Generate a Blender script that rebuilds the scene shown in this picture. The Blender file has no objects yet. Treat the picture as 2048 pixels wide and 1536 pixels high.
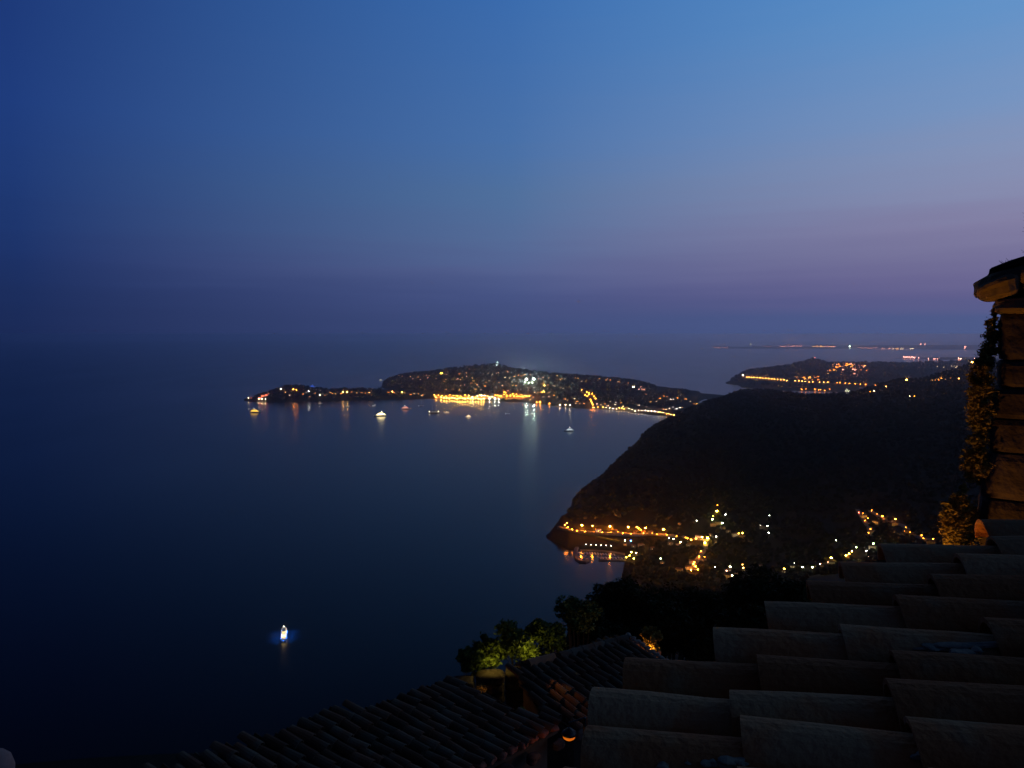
import bpy, math, random
import numpy as np
from mathutils import Vector, Matrix
from mathutils.bvhtree import BVHTree
SC = bpy.context.scene
COL = SC.collection
R = random.Random(7)

# ------------------------------------------------------------ camera
EYE = 420.0
F = 1400.0                       # focal length in pixels of a 2048 wide picture
PITCH = math.atan(100.0 / F)
cam = bpy.data.objects.new('camera', bpy.data.cameras.new('camera'))
COL.objects.link(cam); SC.camera = cam
cam.data.sensor_width = 36; cam.data.lens = F * 36 / 2048
cam.data.clip_start = 0.05; cam.data.clip_end = 200000
cam.location = (0, 0, EYE); cam.rotation_euler = (math.pi / 2 - PITCH, 0, 0)

# ------------------------------------------------------------ sky
SUN_AZ = math.radians(62)        # the afterglow, clockwise from +Y
W = bpy.data.worlds.new('World'); SC.world = W; W.use_nodes = True
nt = W.node_tree; N = nt.nodes; Lk = nt.links
def lin(c):
    return tuple(((v / 255) / 12.92 if v / 255 <= .04045 else ((v / 255 + .055) / 1.055) ** 2.4) for v in c) + (1,)
def wmath(op, a, b=None, c=None):
    m = N.new('ShaderNodeMath'); m.operation = op
    for i, v in enumerate((a, b, c)):
        if v is None: continue
        if isinstance(v, (int, float)): m.inputs[i].default_value = v
        else: Lk.new(v, m.inputs[i])
    return m.outputs[0]
tc = N.new('ShaderNodeTexCoord'); sep = N.new('ShaderNodeSeparateXYZ'); Lk.new(tc.outputs['Generated'], sep.inputs[0])
X, Y, Z = sep.outputs
hl = wmath('SQRT', wmath('ADD', wmath('MULTIPLY', X, X), wmath('MULTIPLY', Y, Y)))
dt = wmath('ADD', wmath('MULTIPLY', X, math.sin(SUN_AZ)), wmath('MULTIPLY', Y, math.cos(SUN_AZ)))
cosaz = wmath('DIVIDE', dt, wmath('MAXIMUM', hl, 0.001))
# thin level cloud veils shift the gradient a little
mp = N.new('ShaderNodeMapping'); mp.inputs['Scale'].default_value = (1.6, 1.6, 30)
Lk.new(tc.outputs['Generated'], mp.inputs[0])
nz = N.new('ShaderNodeTexNoise'); nz.inputs['Scale'].default_value = 2.0; nz.inputs['Detail'].default_value = 5
Lk.new(mp.outputs[0], nz.inputs['Vector'])
zz = wmath('ADD', Z, wmath('MULTIPLY', wmath('SUBTRACT', nz.outputs[0], .5), .034))
def ramp(stops):
    r = N.new('ShaderNodeValToRGB'); r.color_ramp.interpolation = 'B_SPLINE' if False else 'LINEAR'
    els = r.color_ramp.elements
    while len(els) < len(stops): els.new(0.5)
    for e, (p, c) in zip(els, stops): e.position = p; e.color = lin(c)
    Lk.new(zz, r.inputs[0]); return r.outputs[0]
SKY_R = [(0, (76, 91, 137)), (.02, (79, 91, 138)), (.045, (97, 95, 141)), (.07, (109, 104, 147)), (.10, (121, 117, 155)), (.13, (131, 127, 163)), (.17, (135, 141, 176)),
         (.21, (132, 147, 184)), (.26, (120, 149, 193)), (.36, (98, 147, 201)), (.43, (86, 143, 203)), (.56, (34, 56, 92)), (.8, (17, 24, 40)), (1, (14, 18, 30))]
SKY_M = [(0, (62, 76, 122)), (.03, (66, 79, 125)), (.055, (71, 84, 132)), (.09, (84, 97, 143)), (.13, (85, 107, 151)), (.19, (80, 112, 157)),
         (.26, (72, 112, 168)), (.43, (58, 107, 173)), (.56, (27, 46, 80)), (.8, (16, 23, 39)), (1, (14, 18, 30))]
SKY_L = [(0, (27, 42, 86)), (.055, (28, 46, 94)), (.09, (29, 50, 103)), (.13, (30, 54, 110)), (.19, (31, 58, 118)),
         (.26, (31, 60, 124)), (.43, (28, 55, 118)), (.56, (15, 27, 54)), (.8, (12, 18, 34)), (1, (12, 17, 28))]
SKY_B = [(0, (8, 11, 24)), (.3, (8, 12, 26)), (1, (10, 16, 32))]
cr, cm, cl, cb = ramp(SKY_R), ramp(SKY_M), ramp(SKY_L), ramp(SKY_B)
def mixc(f, a, b):
    m = N.new('ShaderNodeMix'); m.data_type = 'RGBA'; Lk.new(f, m.inputs[0]); Lk.new(a, m.inputs[6]); Lk.new(b, m.inputs[7]); return m.outputs[2]
def mr(v, a, b):
    m = N.new('ShaderNodeMapRange'); m.interpolation_type = 'LINEAR'; Lk.new(v, m.inputs[0]); m.inputs[1].default_value = a; m.inputs[2].default_value = b
    return m.outputs[0]
s = mixc(mr(cosaz, -1, -.12), cb, cl); s = mixc(mr(cosaz, -.12, .47), s, cm); s = mixc(mr(cosaz, .47, .90), s, cr)
bg = N['Background']; Lk.new(s, bg.inputs[0]); bg.inputs[1].default_value = 1.0
SC.view_settings.view_transform = 'Standard'; SC.view_settings.look = 'None'; SC.view_settings.exposure = 0; SC.view_settings.gamma = 1
SC.cycles.use_denoising = True
SC.cycles.max_bounces = 8; SC.cycles.diffuse_bounces = 2; SC.cycles.glossy_bounces = 2; SC.cycles.transparent_max_bounces = 6; SC.cycles.volume_bounces = 6; SC.cycles.use_adaptive_sampling = False
SC.cycles.sample_clamp_indirect = 4; SC.cycles.caustics_reflective = False; SC.cycles.caustics_refractive = False

# ------------------------------------------------------------ geometry of the view
CP, SP = math.cos(PITCH), math.sin(PITCH)
def ray(px, py):
    dx, dy = px - 1024, py - 768
    return Vector((dx, F * CP - dy * SP, -F * SP - dy * CP)).normalized()
def at(px, py, y):               # the point of the world at depth y on the line of sight of a picture point
    d = ray(px, py); t = y / d.y
    return Vector((d.x * t, y, EYE + d.z * t))
def on_sea(px, py, z=0.0):
    d = ray(px, py); t = (z - EYE) / d.z
    return Vector((d.x * t, d.y * t, z))
def ZY(D, v):                    # a node height: metres, or (above 500) the picture row it reaches at depth D
    if v < 500: return v
    d = ray(1024, v); return EYE + d.z / d.y * D

# ------------------------------------------------------------ materials
def mat(name, col=(.5, .5, .5), rough=.8, spec=.3, emit=None, es=0.0, noise=None, bump=None, metal=0.0, island=0.0, coords='Object'):
    m = bpy.data.materials.new(name); m.use_nodes = True; n = m.node_tree.nodes; l = m.node_tree.links
    b = n['Principled BSDF']
    b.inputs['Base Color'].default_value = (*col, 1); b.inputs['Roughness'].default_value = rough
    b.inputs['Specular IOR Level'].default_value = spec; b.inputs['Metallic'].default_value = metal
    t = n.new('ShaderNodeTexCoord')
    if noise:                    # (second colour, scale, low, high)
        c2, sc, lo, hi = noise
        z = n.new('ShaderNodeTexNoise'); z.inputs['Scale'].default_value = sc; z.inputs['Detail'].default_value = 6
        l.new(t.outputs[coords], z.inputs['Vector'])
        mm = n.new('ShaderNodeMapRange'); mm.inputs[1].default_value = lo; mm.inputs[2].default_value = hi; l.new(z.outputs[0], mm.inputs[0])
        x = n.new('ShaderNodeMix'); x.data_type = 'RGBA'; x.inputs[6].default_value = (*col, 1); x.inputs[7].default_value = (*c2, 1)
        l.new(mm.outputs[0], x.inputs[0]); out = x.outputs[2]
        if island:
            g = n.new('ShaderNodeNewGeometry'); h = n.new('ShaderNodeHueSaturation')
            q = n.new('ShaderNodeMapRange'); q.inputs[3].default_value = 1 - island; q.inputs[4].default_value = 1 + island
            l.new(g.outputs['Random Per Island'], q.inputs[0]); l.new(q.outputs[0], h.inputs['Value']); l.new(out, h.inputs['Color']); out = h.outputs[0]
        l.new(out, b.inputs['Base Color'])
    if bump:
        sc, st, ds = bump
        z = n.new('ShaderNodeTexNoise'); z.inputs['Scale'].default_value = sc; z.inputs['Detail'].default_value = 7; l.new(t.outputs[coords], z.inputs['Vector'])
        u = n.new('ShaderNodeBump'); u.inputs['Strength'].default_value = st; u.inputs['Distance'].default_value = ds
        l.new(z.outputs[0], u.inputs['Height']); l.new(u.outputs[0], b.inputs['Normal'])
    if emit:
        b.inputs['Emission Color'].default_value = (*emit, 1); b.inputs['Emission Strength'].default_value = es
    return m
ORANGE = (1, .25, .014); AMBER = (1, .42, .07); WARM = (1, .72, .38); WHITE = (1, .93, .80); GREENW = (.72, 1, .78); RED = (1, .16, .08); BLUE = (.04, .22, 1); PINK = (1, .38, .26); YEL = (1, .54, .05)
_em = {}
def glow(c, st, near=True):
    k = (c, st, near)
    if k not in _em:
        _em[k] = mat('lit_glass', (.06, .06, .06), .5, emit=c, es=st)
        if st < 2.5 or not near: _em[k].cycles.emission_sampling = 'NONE'
    return _em[k]
M_sea = mat('sea_water', (.0012, .0018, .0022), .2, .5)
M_sea.node_tree.nodes['Principled BSDF'].inputs['IOR'].default_value = 1.165
def _sea():
    n = M_sea.node_tree.nodes; l = M_sea.node_tree.links; b = n['Principled BSDF']
    t = n.new('ShaderNodeTexCoord'); mp = n.new('ShaderNodeMapping'); mp.inputs['Scale'].default_value = (1, .35, 1); mp.inputs['Rotation'].default_value = (0, 0, .35)
    l.new(t.outputs['Object'], mp.inputs[0])
    z = n.new('ShaderNodeTexNoise'); z.inputs['Scale'].default_value = .0011; z.inputs['Detail'].default_value = 5; z.inputs['Distortion'].default_value = 1.2
    l.new(mp.outputs[0], z.inputs['Vector'])
    m = n.new('ShaderNodeMapRange'); m.inputs[1].default_value = .35; m.inputs[2].default_value = .65; m.inputs[3].default_value = .18; m.inputs[4].default_value = .22
    l.new(z.outputs[0], m.inputs[0])
    vd = n.new('ShaderNodeVectorMath'); vd.operation = 'DISTANCE'; vd.inputs[1].default_value = (190, 1260, 0); l.new(t.outputs['Object'], vd.inputs[0])
    q = n.new('ShaderNodeMapRange'); q.interpolation_type = 'SMOOTHSTEP'; q.inputs[1].default_value = 110; q.inputs[2].default_value = 420; q.inputs[3].default_value = .74; q.inputs[4].default_value = 1; l.new(vd.outputs['Value'], q.inputs[0])
    w = n.new('ShaderNodeMath'); w.operation = 'MULTIPLY'; l.new(m.outputs[0], w.inputs[0]); l.new(q.outputs[0], w.inputs[1])   # calmer water inside the sheltered cove
    l.new(w.outputs[0], b.inputs['Roughness'])
_sea()
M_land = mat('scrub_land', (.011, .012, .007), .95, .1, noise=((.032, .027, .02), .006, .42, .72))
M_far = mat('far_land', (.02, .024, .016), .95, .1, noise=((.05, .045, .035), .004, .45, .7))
M_wood = mat('tree_crowns', (.009, .012, .006), .9, .1, noise=((.013, .016, .008), .02, .4, .6))
M_road = mat('asphalt', (.20, .18, .16), .9, .2, noise=((.26, .24, .21), .2, .4, .6))
M_pale = mat('pale_concrete', (.20, .19, .17), .9, .2, noise=((.2, .19, .17), .3, .4, .6))
M_wallw = mat('render_wall', (.22, .18, .13), .9, .2, noise=((.28, .23, .17), .4, .4, .6))
M_walld = mat('ochre_wall', (.3, .2, .12), .9, .2, noise=((.3, .2, .13), .4, .4, .6))
M_roof = mat('clay_roof', (.25, .11, .06), .9, .2, noise=((.16, .08, .05), .8, .4, .6))
M_pole = mat('dark_metal', (.03, .03, .03), .5, .5, metal=.6)
M_white = mat('white_gelcoat', (.75, .75, .74), .3, .5)
M_navy = mat('dark_hull', (.03, .04, .07), .3, .5)
M_teak = mat('teak_deck', (.38, .25, .14), .7, .2, noise=((.3, .19, .1), .5, .4, .6))
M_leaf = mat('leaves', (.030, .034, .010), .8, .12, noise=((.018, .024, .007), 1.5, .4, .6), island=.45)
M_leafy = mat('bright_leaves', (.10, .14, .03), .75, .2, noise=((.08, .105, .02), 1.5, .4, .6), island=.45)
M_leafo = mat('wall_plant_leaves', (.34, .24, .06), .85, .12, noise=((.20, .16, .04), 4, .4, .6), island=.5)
M_bark = mat('bark', (.06, .045, .03), .95, .1)

# ------------------------------------------------------------ object helpers
def tag(o, label=None, cat=None, group=None, kind=None):
    if label: o['label'] = label
    if cat: o['category'] = cat
    if group: o['group'] = group
    if kind: o['kind'] = kind
    return o
def link(name, me, parent=None, loc=None):
    o = bpy.data.objects.new(name, me); COL.objects.link(o)
    if parent is not None: o.parent = parent
    if loc is not None: o.location = loc
    return o
def root(name, label, cat, loc=(0, 0, 0), rz=0.0, group=None):
    o = link(name, None, None, loc); o.rotation_euler = (0, 0, rz); o.empty_display_size = .3
    return tag(o, label, cat, group)
def copy_tree(o, parent=None):
    c = o.copy(); COL.objects.link(c)
    if parent is not None: c.parent = parent
    for ch in [x for x in o.children]: copy_tree(ch, c)
    return c
class MB:
    def __init__(s): s.v = []; s.f = []; s.m = []; s.mats = []
    def mi(s, m):
        if m not in s.mats: s.mats.append(m)
        return s.mats.index(m)
    def add(s, vs, fs, m):
        b = len(s.v); k = s.mi(m); s.v += [tuple(v) for v in vs]
        for f in fs: s.f.append(tuple(b + i for i in f)); s.m.append(k)
    def box(s, c, d, m, rz=0.0, top=1.0):
        cx, cy, cz = c; x, y, z = d[0] / 2, d[1] / 2, d[2] / 2; vs = []
        for sz in (-1, 1):
            k = top if sz > 0 else 1
            for sx, sy in ((-1, -1), (1, -1), (1, 1), (-1, 1)):
                a, b = sx * x * k, sy * y * k
                vs.append((cx + a * math.cos(rz) - b * math.sin(rz), cy + a * math.sin(rz) + b * math.cos(rz), cz + sz * z))
        s.add(vs, [(3, 2, 1, 0), (4, 5, 6, 7), (0, 1, 5, 4), (1, 2, 6, 5), (2, 3, 7, 6), (3, 0, 4, 7)], m)
    def tube(s, p, q, r0, r1, m, n=8):
        p, q = Vector(p), Vector(q); a = (q - p).normalized(); u = a.orthogonal().normalized(); w = a.cross(u); vs = []
        for c, r in ((p, r0), (q, r1)):
            for i in range(n):
                t = 2 * math.pi * i / n; vs.append(c + (u * math.cos(t) + w * math.sin(t)) * r)
        s.add(vs, [(i, (i + 1) % n, n + (i + 1) % n, n + i) for i in range(n)] + [tuple(range(n))[::-1], tuple(range(n, 2 * n))], m)
    def lathe(s, c, prof, m, n=12, sx=1, sy=1):
        vs = []; fs = []
        for r, z in prof:
            for i in range(n):
                t = 2 * math.pi * i / n; vs.append((c[0] + sx * r * math.cos(t), c[1] + sy * r * math.sin(t), c[2] + z))
        for j in range(len(prof) - 1):
            for i in range(n): fs.append((j * n + i, j * n + (i + 1) % n, (j + 1) * n + (i + 1) % n, (j + 1) * n + i))
        fs.append(tuple(range(n))[::-1]); fs.append(tuple(range((len(prof) - 1) * n, len(prof) * n)))
        s.add(vs, fs, m)
    def mesh(s, name, smooth=False):
        me = bpy.data.meshes.new(name); me.from_pydata(s.v, [], s.f)
        for m in s.mats: me.materials.append(m)
        me.polygons.foreach_set('material_index', s.m)
        if smooth: me.polygons.foreach_set('use_smooth', [True] * len(s.f))
        me.update(); return me
    def build(s, name, parent=None, loc=None, smooth=False): return link(name, s.mesh(name, smooth), parent, loc)
def np_mesh(name, V, Fq, m, smooth=False):
    me = bpy.data.meshes.new(name); V = np.asarray(V, np.float32); Fq = np.asarray(Fq, np.int32); k = Fq.shape[1]
    me.vertices.add(len(V)); me.vertices.foreach_set('co', V.ravel()); me.loops.add(Fq.size); me.loops.foreach_set('vertex_index', Fq.ravel())
    me.polygons.add(len(Fq)); me.polygons.foreach_set('loop_start', np.arange(0, Fq.size, k, dtype=np.int32)); me.polygons.foreach_set('loop_total', np.full(len(Fq), k, np.int32))
    me.materials.append(m); me.update(calc_edges=True)
    if smooth: me.polygons.foreach_set('use_smooth', [True] * len(Fq))
    me.validate(); return me
# value noise for terrain
_rng = np.random.RandomState(3); _T = _rng.rand(256, 256)
def vnoise(x, y):
    xi = np.floor(x).astype(int); yi = np.floor(y).astype(int); fx = x - xi; fy = y - yi; fx = fx * fx * (3 - 2 * fx); fy = fy * fy * (3 - 2 * fy)
    g = lambda a, b: _T[a & 255, b & 255]
    return (g(xi, yi) * (1 - fx) + g(xi + 1, yi) * fx) * (1 - fy) + (g(xi, yi + 1) * (1 - fx) + g(xi + 1, yi + 1) * fx) * fy - .5
def fbm(x, y, o=4):
    r = 0; a = 1
    for k in range(o): r = r + a * vnoise(x * 2 ** k + 17 * k, y * 2 ** k + 5 * k); a *= .5
    return r

# ------------------------------------------------------------ sea and land
def sea():
    rings = [0, 60, 200, 600, 1200, 2500, 5000, 9000, 16000, 28000, 45000]; n = 96; V = [(0, 0, 0)]; Fs = []
    for r in rings[1:]:
        for i in range(n): V.append((r * math.cos(2 * math.pi * i / n), r * math.sin(2 * math.pi * i / n), 0))
    Fs += [(0, 1 + i, 1 + (i + 1) % n) for i in range(n)]
    for j in range(len(rings) - 2):
        for i in range(n): a = 1 + j * n; b = a + n; Fs.append((a + i, b + i, b + (i + 1) % n, a + (i + 1) % n))
    me = bpy.data.meshes.new('sea'); me.from_pydata(V, [], Fs); me.materials.append(M_sea)
    tag(link('sea', me), kind='structure')
sea()
TERR = []
def terrain(name, cols, m, rows, step, namp, nscale, foot=25.0):
    """cols: {picture column: [(depth, height or picture row), ...]}, interpolated to a grid of real points."""
    ks = sorted(cols); us = np.arange(ks[0], ks[-1] + 1, step); Ds = np.asarray(rows, float); H = np.zeros((len(us), len(Ds)))
    prof = {k: np.interp(Ds, [d for d, _ in cols[k]], [ZY(d, v) for d, v in cols[k]]) for k in ks}
    for i, u in enumerate(us):
        j = np.searchsorted(ks, u); j = min(max(j, 1), len(ks) - 1); a, b = ks[j - 1], ks[j]; t = (u - a) / (b - a)
        H[i] = prof[a] * (1 - t) + prof[b] * t
    Xg = (us[:, None] - 1024) / F * Ds[None, :]; Yg = np.broadcast_to(Ds, Xg.shape)
    H = H + fbm(Xg / nscale, Yg / nscale) * namp * np.clip((H + 1) / foot, 0, 1)
    V = np.stack([Xg, Yg, H], -1).reshape(-1, 3); nr = len(Ds)
    idx = np.arange(len(us) * nr).reshape(len(us), nr)
    Q = np.stack([idx[:-1, :-1], idx[1:, :-1], idx[1:, 1:], idx[:-1, 1:]], -1).reshape(-1, 4)
    zz = V[:, 2][Q]; Q = Q[(zz > -5).any(1)]
    me = np_mesh(name, V, Q, m, True); o = tag(link(name, me), kind='structure')
    bv = BVHTree.FromPolygons([Vector(v) for v in V], [tuple(int(i) for i in q) for q in Q]); TERR.append(bv)
    return bv
S = -6
near_cols = {
 -500: [(3, 404), (30, 396), (60, 360), (200, 230), (500, 20), (560, S), (3500, S)],
 370: [(3, 404), (30, 396), (60, 365), (200, 260), (500, 60), (640, 2), (680, S), (3500, S)],
 700: [(3, 404), (30, 396), (60, 370), (200, 280), (500, 85), (690, 3), (720, S), (3500, S)],
 1000: [(3, 404), (30, 397), (60, 378), (200, 295), (500, 140), (800, 5), (830, S), (3500, S)],
 1085: [(3, 404), (30, 398), (60, 382), (200, 305), (500, 165), (880, 5), (910, S), (3500, S)],
 1100: [(3, 404), (30, 398), (60, 382), (200, 305), (500, 170), (900, 5), (930, S), (1395, S), (1412, 3), (1440, 5), (1462, S), (3500, S)],
 1113: [(3, 404), (30, 398), (60, 382), (200, 305), (500, 172), (910, 5), (940, S), (1380, S), (1395, 4), (1425, 18), (1445, 22), (1475, 4), (1490, S), (3500, S)],
 1124: [(3, 404), (30, 398), (60, 382), (200, 305), (500, 175), (920, 5), (950, S), (1365, S), (1385, 4), (1418, 24), (1438, 31), (1446, 32), (1458, 38), (1480, 24), (1510, S), (3500, S)],
 1140: [(3, 404), (30, 398), (60, 382), (200, 310), (500, 180), (930, 6), (960, S), (1335, S), (1350, 3), (1395, 20), (1425, 30), (1440, 31), (1470, 42), (1545, 1020), (1590, 5), (1620, S), (3500, S)],
 1165: [(3, 404), (30, 398), (60, 382), (200, 310), (500, 185), (950, 8), (980, S), (1338, S), (1350, 3), (1395, 18), (1418, 30), (1432, 31), (1470, 44), (1600, 58), (1700, 988), (1790, 10), (1820, S), (3500, S)],
 1200: [(3, 404), (30, 398), (60, 382), (200, 320), (500, 200), (1000, 10), (1050, S), (1338, S), (1348, 3), (1385, 15), (1408, 30), (1424, 31), (1500, 52), (1650, 74), (1840, 963), (1930, 8), (1960, S), (3500, S)],
 1240: [(3, 404), (30, 398), (60, 382), (200, 320), (500, 210), (1120, 8), (1172, S), (1335, S), (1345, 3), (1380, 15), (1403, 30), (1420, 31), (1600, 80), (1850, 88), (1980, 930), (2120, 8), (2150, S), (3500, S)],
 1248: [(3, 404), (30, 398), (60, 382), (200, 320), (500, 210), (1125, 8), (1170, 1), (1208, 1), (1222, S), (1318, S), (1328, 2), (1379, 15), (1402, 30), (1419, 31), (1600, 81), (1875, 93), (2020, 917), (2160, 8), (2200, S), (3500, S)],
 1256: [(3, 404), (30, 398), (60, 382), (200, 320), (500, 210), (1130, 8), (1180, 1), (1240, 1), (1320, 3), (1378, 14), (1401, 30), (1418, 31), (1600, 82), (1900, 98), (2060, 905), (2200, 8), (2250, S), (3500, S)],
 1290: [(3, 404), (30, 398), (60, 382), (200, 320), (500, 210), (1000, 36), (1200, 6), (1330, 5), (1376, 18), (1397, 29), (1412, 30), (1600, 88), (2000, 112), (2380, 868), (2600, 4), (2650, S), (3500, S)],
 1312: [(3, 404), (30, 398), (60, 382), (200, 320), (500, 210), (1000, 40), (1200, 10), (1330, 10), (1370, 22), (1390, 28), (1408, 29), (1600, 88), (2000, 128), (2500, 850), (2750, 4), (2790, S), (3500, S)],
 1350: [(3, 404), (30, 398), (60, 382), (200, 320), (500, 210), (1000, 40), (1200, 14), (1330, 18), (1360, 24), (1385, 28), (1402, 29), (1600, 88), (2000, 144), (2400, 142), (2600, 832), (2950, 20), (3100, S), (3500, S)],
 1400: [(3, 404), (30, 398), (60, 382), (200, 320), (500, 215), (1000, 48), (1150, 20), (1300, 20), (1340, 25), (1365, 26), (1600, 84), (2000, 156), (2500, 165), (2750, 809), (3200, 40), (3400, S), (3500, S)],
 1430: [(3, 404), (30, 398), (60, 382), (200, 320), (500, 215), (1000, 50), (1150, 24), (1300, 22), (1350, 26), (1600, 84), (2000, 160), (2500, 178), (2780, 801), (3500, 0)],
 1480: [(3, 404), (30, 398), (60, 382), (200, 320), (500, 220), (1000, 56), (1180, 28), (1350, 36), (1600, 84), (2000, 165), (2500, 198), (2800, 783), (3500, 20)],
 1530: [(3, 404), (30, 398), (60, 382), (200, 320), (500, 220), (1000, 60), (1200, 34), (1400, 46), (1600, 86), (2000, 165), (2500, 202), (2800, 781), (3500, 20)],
 1600: [(3, 404), (30, 398), (60, 382), (200, 320), (500, 225), (1000, 66), (1200, 46), (1400, 62), (1600, 100), (2000, 162), (2500, 198), (2800, 787), (3500, 20)],
 1660: [(3, 404), (30, 398), (60, 382), (200, 320), (500, 230), (1000, 76), (1200, 62), (1400, 82), (1600, 112), (2000, 165), (2500, 200), (2800, 791), (3500, 20)],
 1710: [(3, 404), (30, 398), (60, 382), (200, 320), (500, 235), (1000, 84), (1200, 74), (1400, 95), (1600, 122), (2000, 170), (2500, 205), (2800, 786), (3500, 20)],
 1755: [(3, 404), (30, 398), (60, 382), (200, 320), (500, 240), (1000, 92), (1200, 84), (1400, 105), (1600, 130), (2000, 176), (2500, 215), (2800, 770), (3500, 20)],
 1795: [(3, 404), (30, 398), (60, 382), (200, 320), (500, 240), (1000, 98), (1200, 90), (1400, 112), (1600, 136), (2000, 182), (2500, 228), (2800, 758), (3500, 20)],
 1840: [(3, 404), (30, 398), (60, 382), (200, 320), (500, 245), (1000, 104), (1200, 98), (1400, 122), (1600, 146), (2000, 190), (2500, 232), (2800, 758), (3500, 20)],
 1865: [(3, 404), (30, 398), (60, 382), (200, 320), (500, 245), (1000, 110), (1200, 104), (1400, 126), (1600, 152), (2000, 196), (2500, 238), (2800, 752), (3500, 20)],
 1905: [(3, 404), (30, 398), (60, 382), (200, 320), (500, 250), (1000, 120), (1200, 112), (1400, 134), (1600, 160), (2000, 210), (2500, 255), (2800, 739), (3500, 20)],
 1945: [(3, 404), (30, 398), (60, 382), (200, 320), (500, 250), (1000, 126), (1200, 120), (1400, 142), (1600, 170), (2000, 222), (2500, 275), (2800, 722), (3500, 20)],
 2150: [(3, 404), (30, 398), (60, 382), (200, 320), (500, 260), (1000, 150), (1600, 200), (2000, 250), (2800, 316), (3500, 60)],
 2800: [(3, 404), (30, 398), (60, 382), (200, 330), (500, 280), (1000, 180), (1600, 230), (2000, 280), (2800, 340), (3500, 80)]}
rows = np.concatenate([[3, 8, 15, 22, 30, 40, 60, 80, 120, 160, 200, 300, 400, 500, 600, 700, 800, 850, 900], np.arange(930, 1330, 20), np.arange(1330, 1520, 5), np.arange(1520, 3520, 24)])
BV_NEAR = terrain('hillside', near_cols, M_land, rows, 5, 9.0, 90.0, 90.0)

def d_of(y): d = ray(1024, y); return EYE * d.y / -d.z
def cc(shore, *nodes, pre=30):
    s0 = d_of(shore); return [(s0 - pre - 30, S), (s0 - pre, .2), (s0, 3)] + list(nodes)
END = [(9000, S)]
cape_cols = {
 478: [(4200, S), (9000, S)],
 490: cc(802, (4520, 4), (4580, S)) + END,
 512: cc(803, (4450, 792), (4600, 791), (4680, S)) + END,
 540: cc(803, (4470, 787), (4680, 784), (4900, S)) + END,
 572: cc(803, (4450, 784), (4650, 773), (4850, 776), (5050, S)) + END,
 600: cc(803, (4450, 784), (4650, 773), (4850, 776), (5050, S)) + END,
 625: cc(802, (4500, 786), (4650, 778), (4850, 781), (5050, S)) + END,
 655: cc(801, (4500, 786), (4700, 781), (4850, 784), (5050, S)) + END,
 700: cc(800, (4560, 786), (4750, 776), (4900, 780), (5150, S)) + END,
 735: cc(799, (4560, 786), (4750, 778), (4900, 782), (5150, S)) + END,
 762: cc(798, (4560, 790), (4750, 781), (4900, 784), (5150, S), (5460, S), (5480, 2), (5560, 3), (5600, S)) + END,
 778: cc(798, (4560, 790), (4750, 783), (4900, 784), (5150, S), (5360, S), (5400, 6), (5700, 757), (6300, 759), (6800, S)) + END,
 795: cc(798, (4560, 790), (4750, 785), (4900, 786), (5100, 5), (5300, 10), (5600, 762), (6000, 750), (6700, 12), (6900, S)) + END,
 830: cc(798, (4600, 790), (4750, 787), (4950, 5), (5250, 12), (5500, 762), (6000, 744), (6800, 12), (7000, S)) + END,
 862: cc(797, (4600, 794), (4750, 789), (5000, 780), (5400, 762), (6000, 742), (6900, 12), (7100, S)) + END,
 900: cc(800, (4500, 797), (4700, 790), (5000, 778), (5500, 757), (6000, 738), (6900, 12), (7100, S)) + END,
 950: cc(801, (4500, 797), (4700, 790), (5000, 777), (5500, 752), (6000, 732), (6900, 12), (7100, S)) + END,
 990: cc(802, (4450, 798), (4700, 790), (5000, 776), (5500, 750), (6000, 728), (6900, 12), (7100, S)) + END,
 1025: cc(803, (4450, 798), (4700, 790), (5000, 777), (5500, 754), (6000, 735), (6900, 12), (7100, S)) + END,
 1075: cc(807, (4450, 798), (4700, 789), (5000, 776), (5500, 757), (6000, 744), (6900, 12), (7100, S)) + END,
 1110: cc(812, (4300, 800), (4600, 790), (5000, 776), (5500, 759), (5900, 747), (6700, 12), (6900, S)) + END,
 1150: cc(816, (4200, 803), (4600, 788), (5000, 774), (5400, 762), (5700, 750), (6500, 12), (6700, S)) + END,
 1185: cc(817, (4150, 806), (4500, 791), (5000, 773), (5600, 752), (6400, 12), (6600, S)) + END,
 1235: cc(820, (4000, 812), (4300, 797), (4900, 777), (5500, 757), (6300, 12), (6500, S)) + END,
 1280: cc(826, (3850, 817), (4200, 802), (4700, 783), (5300, 766), (6000, 12), (6200, S)) + END,
 1300: cc(829, (3800, 820), (4100, 805), (4500, 789), (5100, 776), (5800, 12), (6000, S)) + END,
 1315: cc(830, (3750, 822), (4000, 809), (4400, 794), (4900, 786), (5500, 12), (5700, S)) + END,
 1350: cc(836, (3600, 829), (3900, 815), (4300, 799), (4700, 788), (5300, 12), (5500, S)) + END,
 1380: cc(838, (3550, 831), (3850, 818), (4200, 804), (4500, 795), (5100, 12), (5300, S)) + END,
 1412: cc(840, (3550, 833), (3850, 820), (4100, 811), (4300, 807), (4800, 12), (5000, S)) + END,
 1450: cc(845, (3600, 836), (4000, 822), (4600, 10), (4900, S)) + END,
 1700: cc(850, (3800, 836), (4400, 10), (4700, S)) + END}
BV_CAPE = terrain('cape', cape_cols, M_far, np.arange(3380, 7200, 36), 3, 14.0, 260.0, 60.0)
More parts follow.
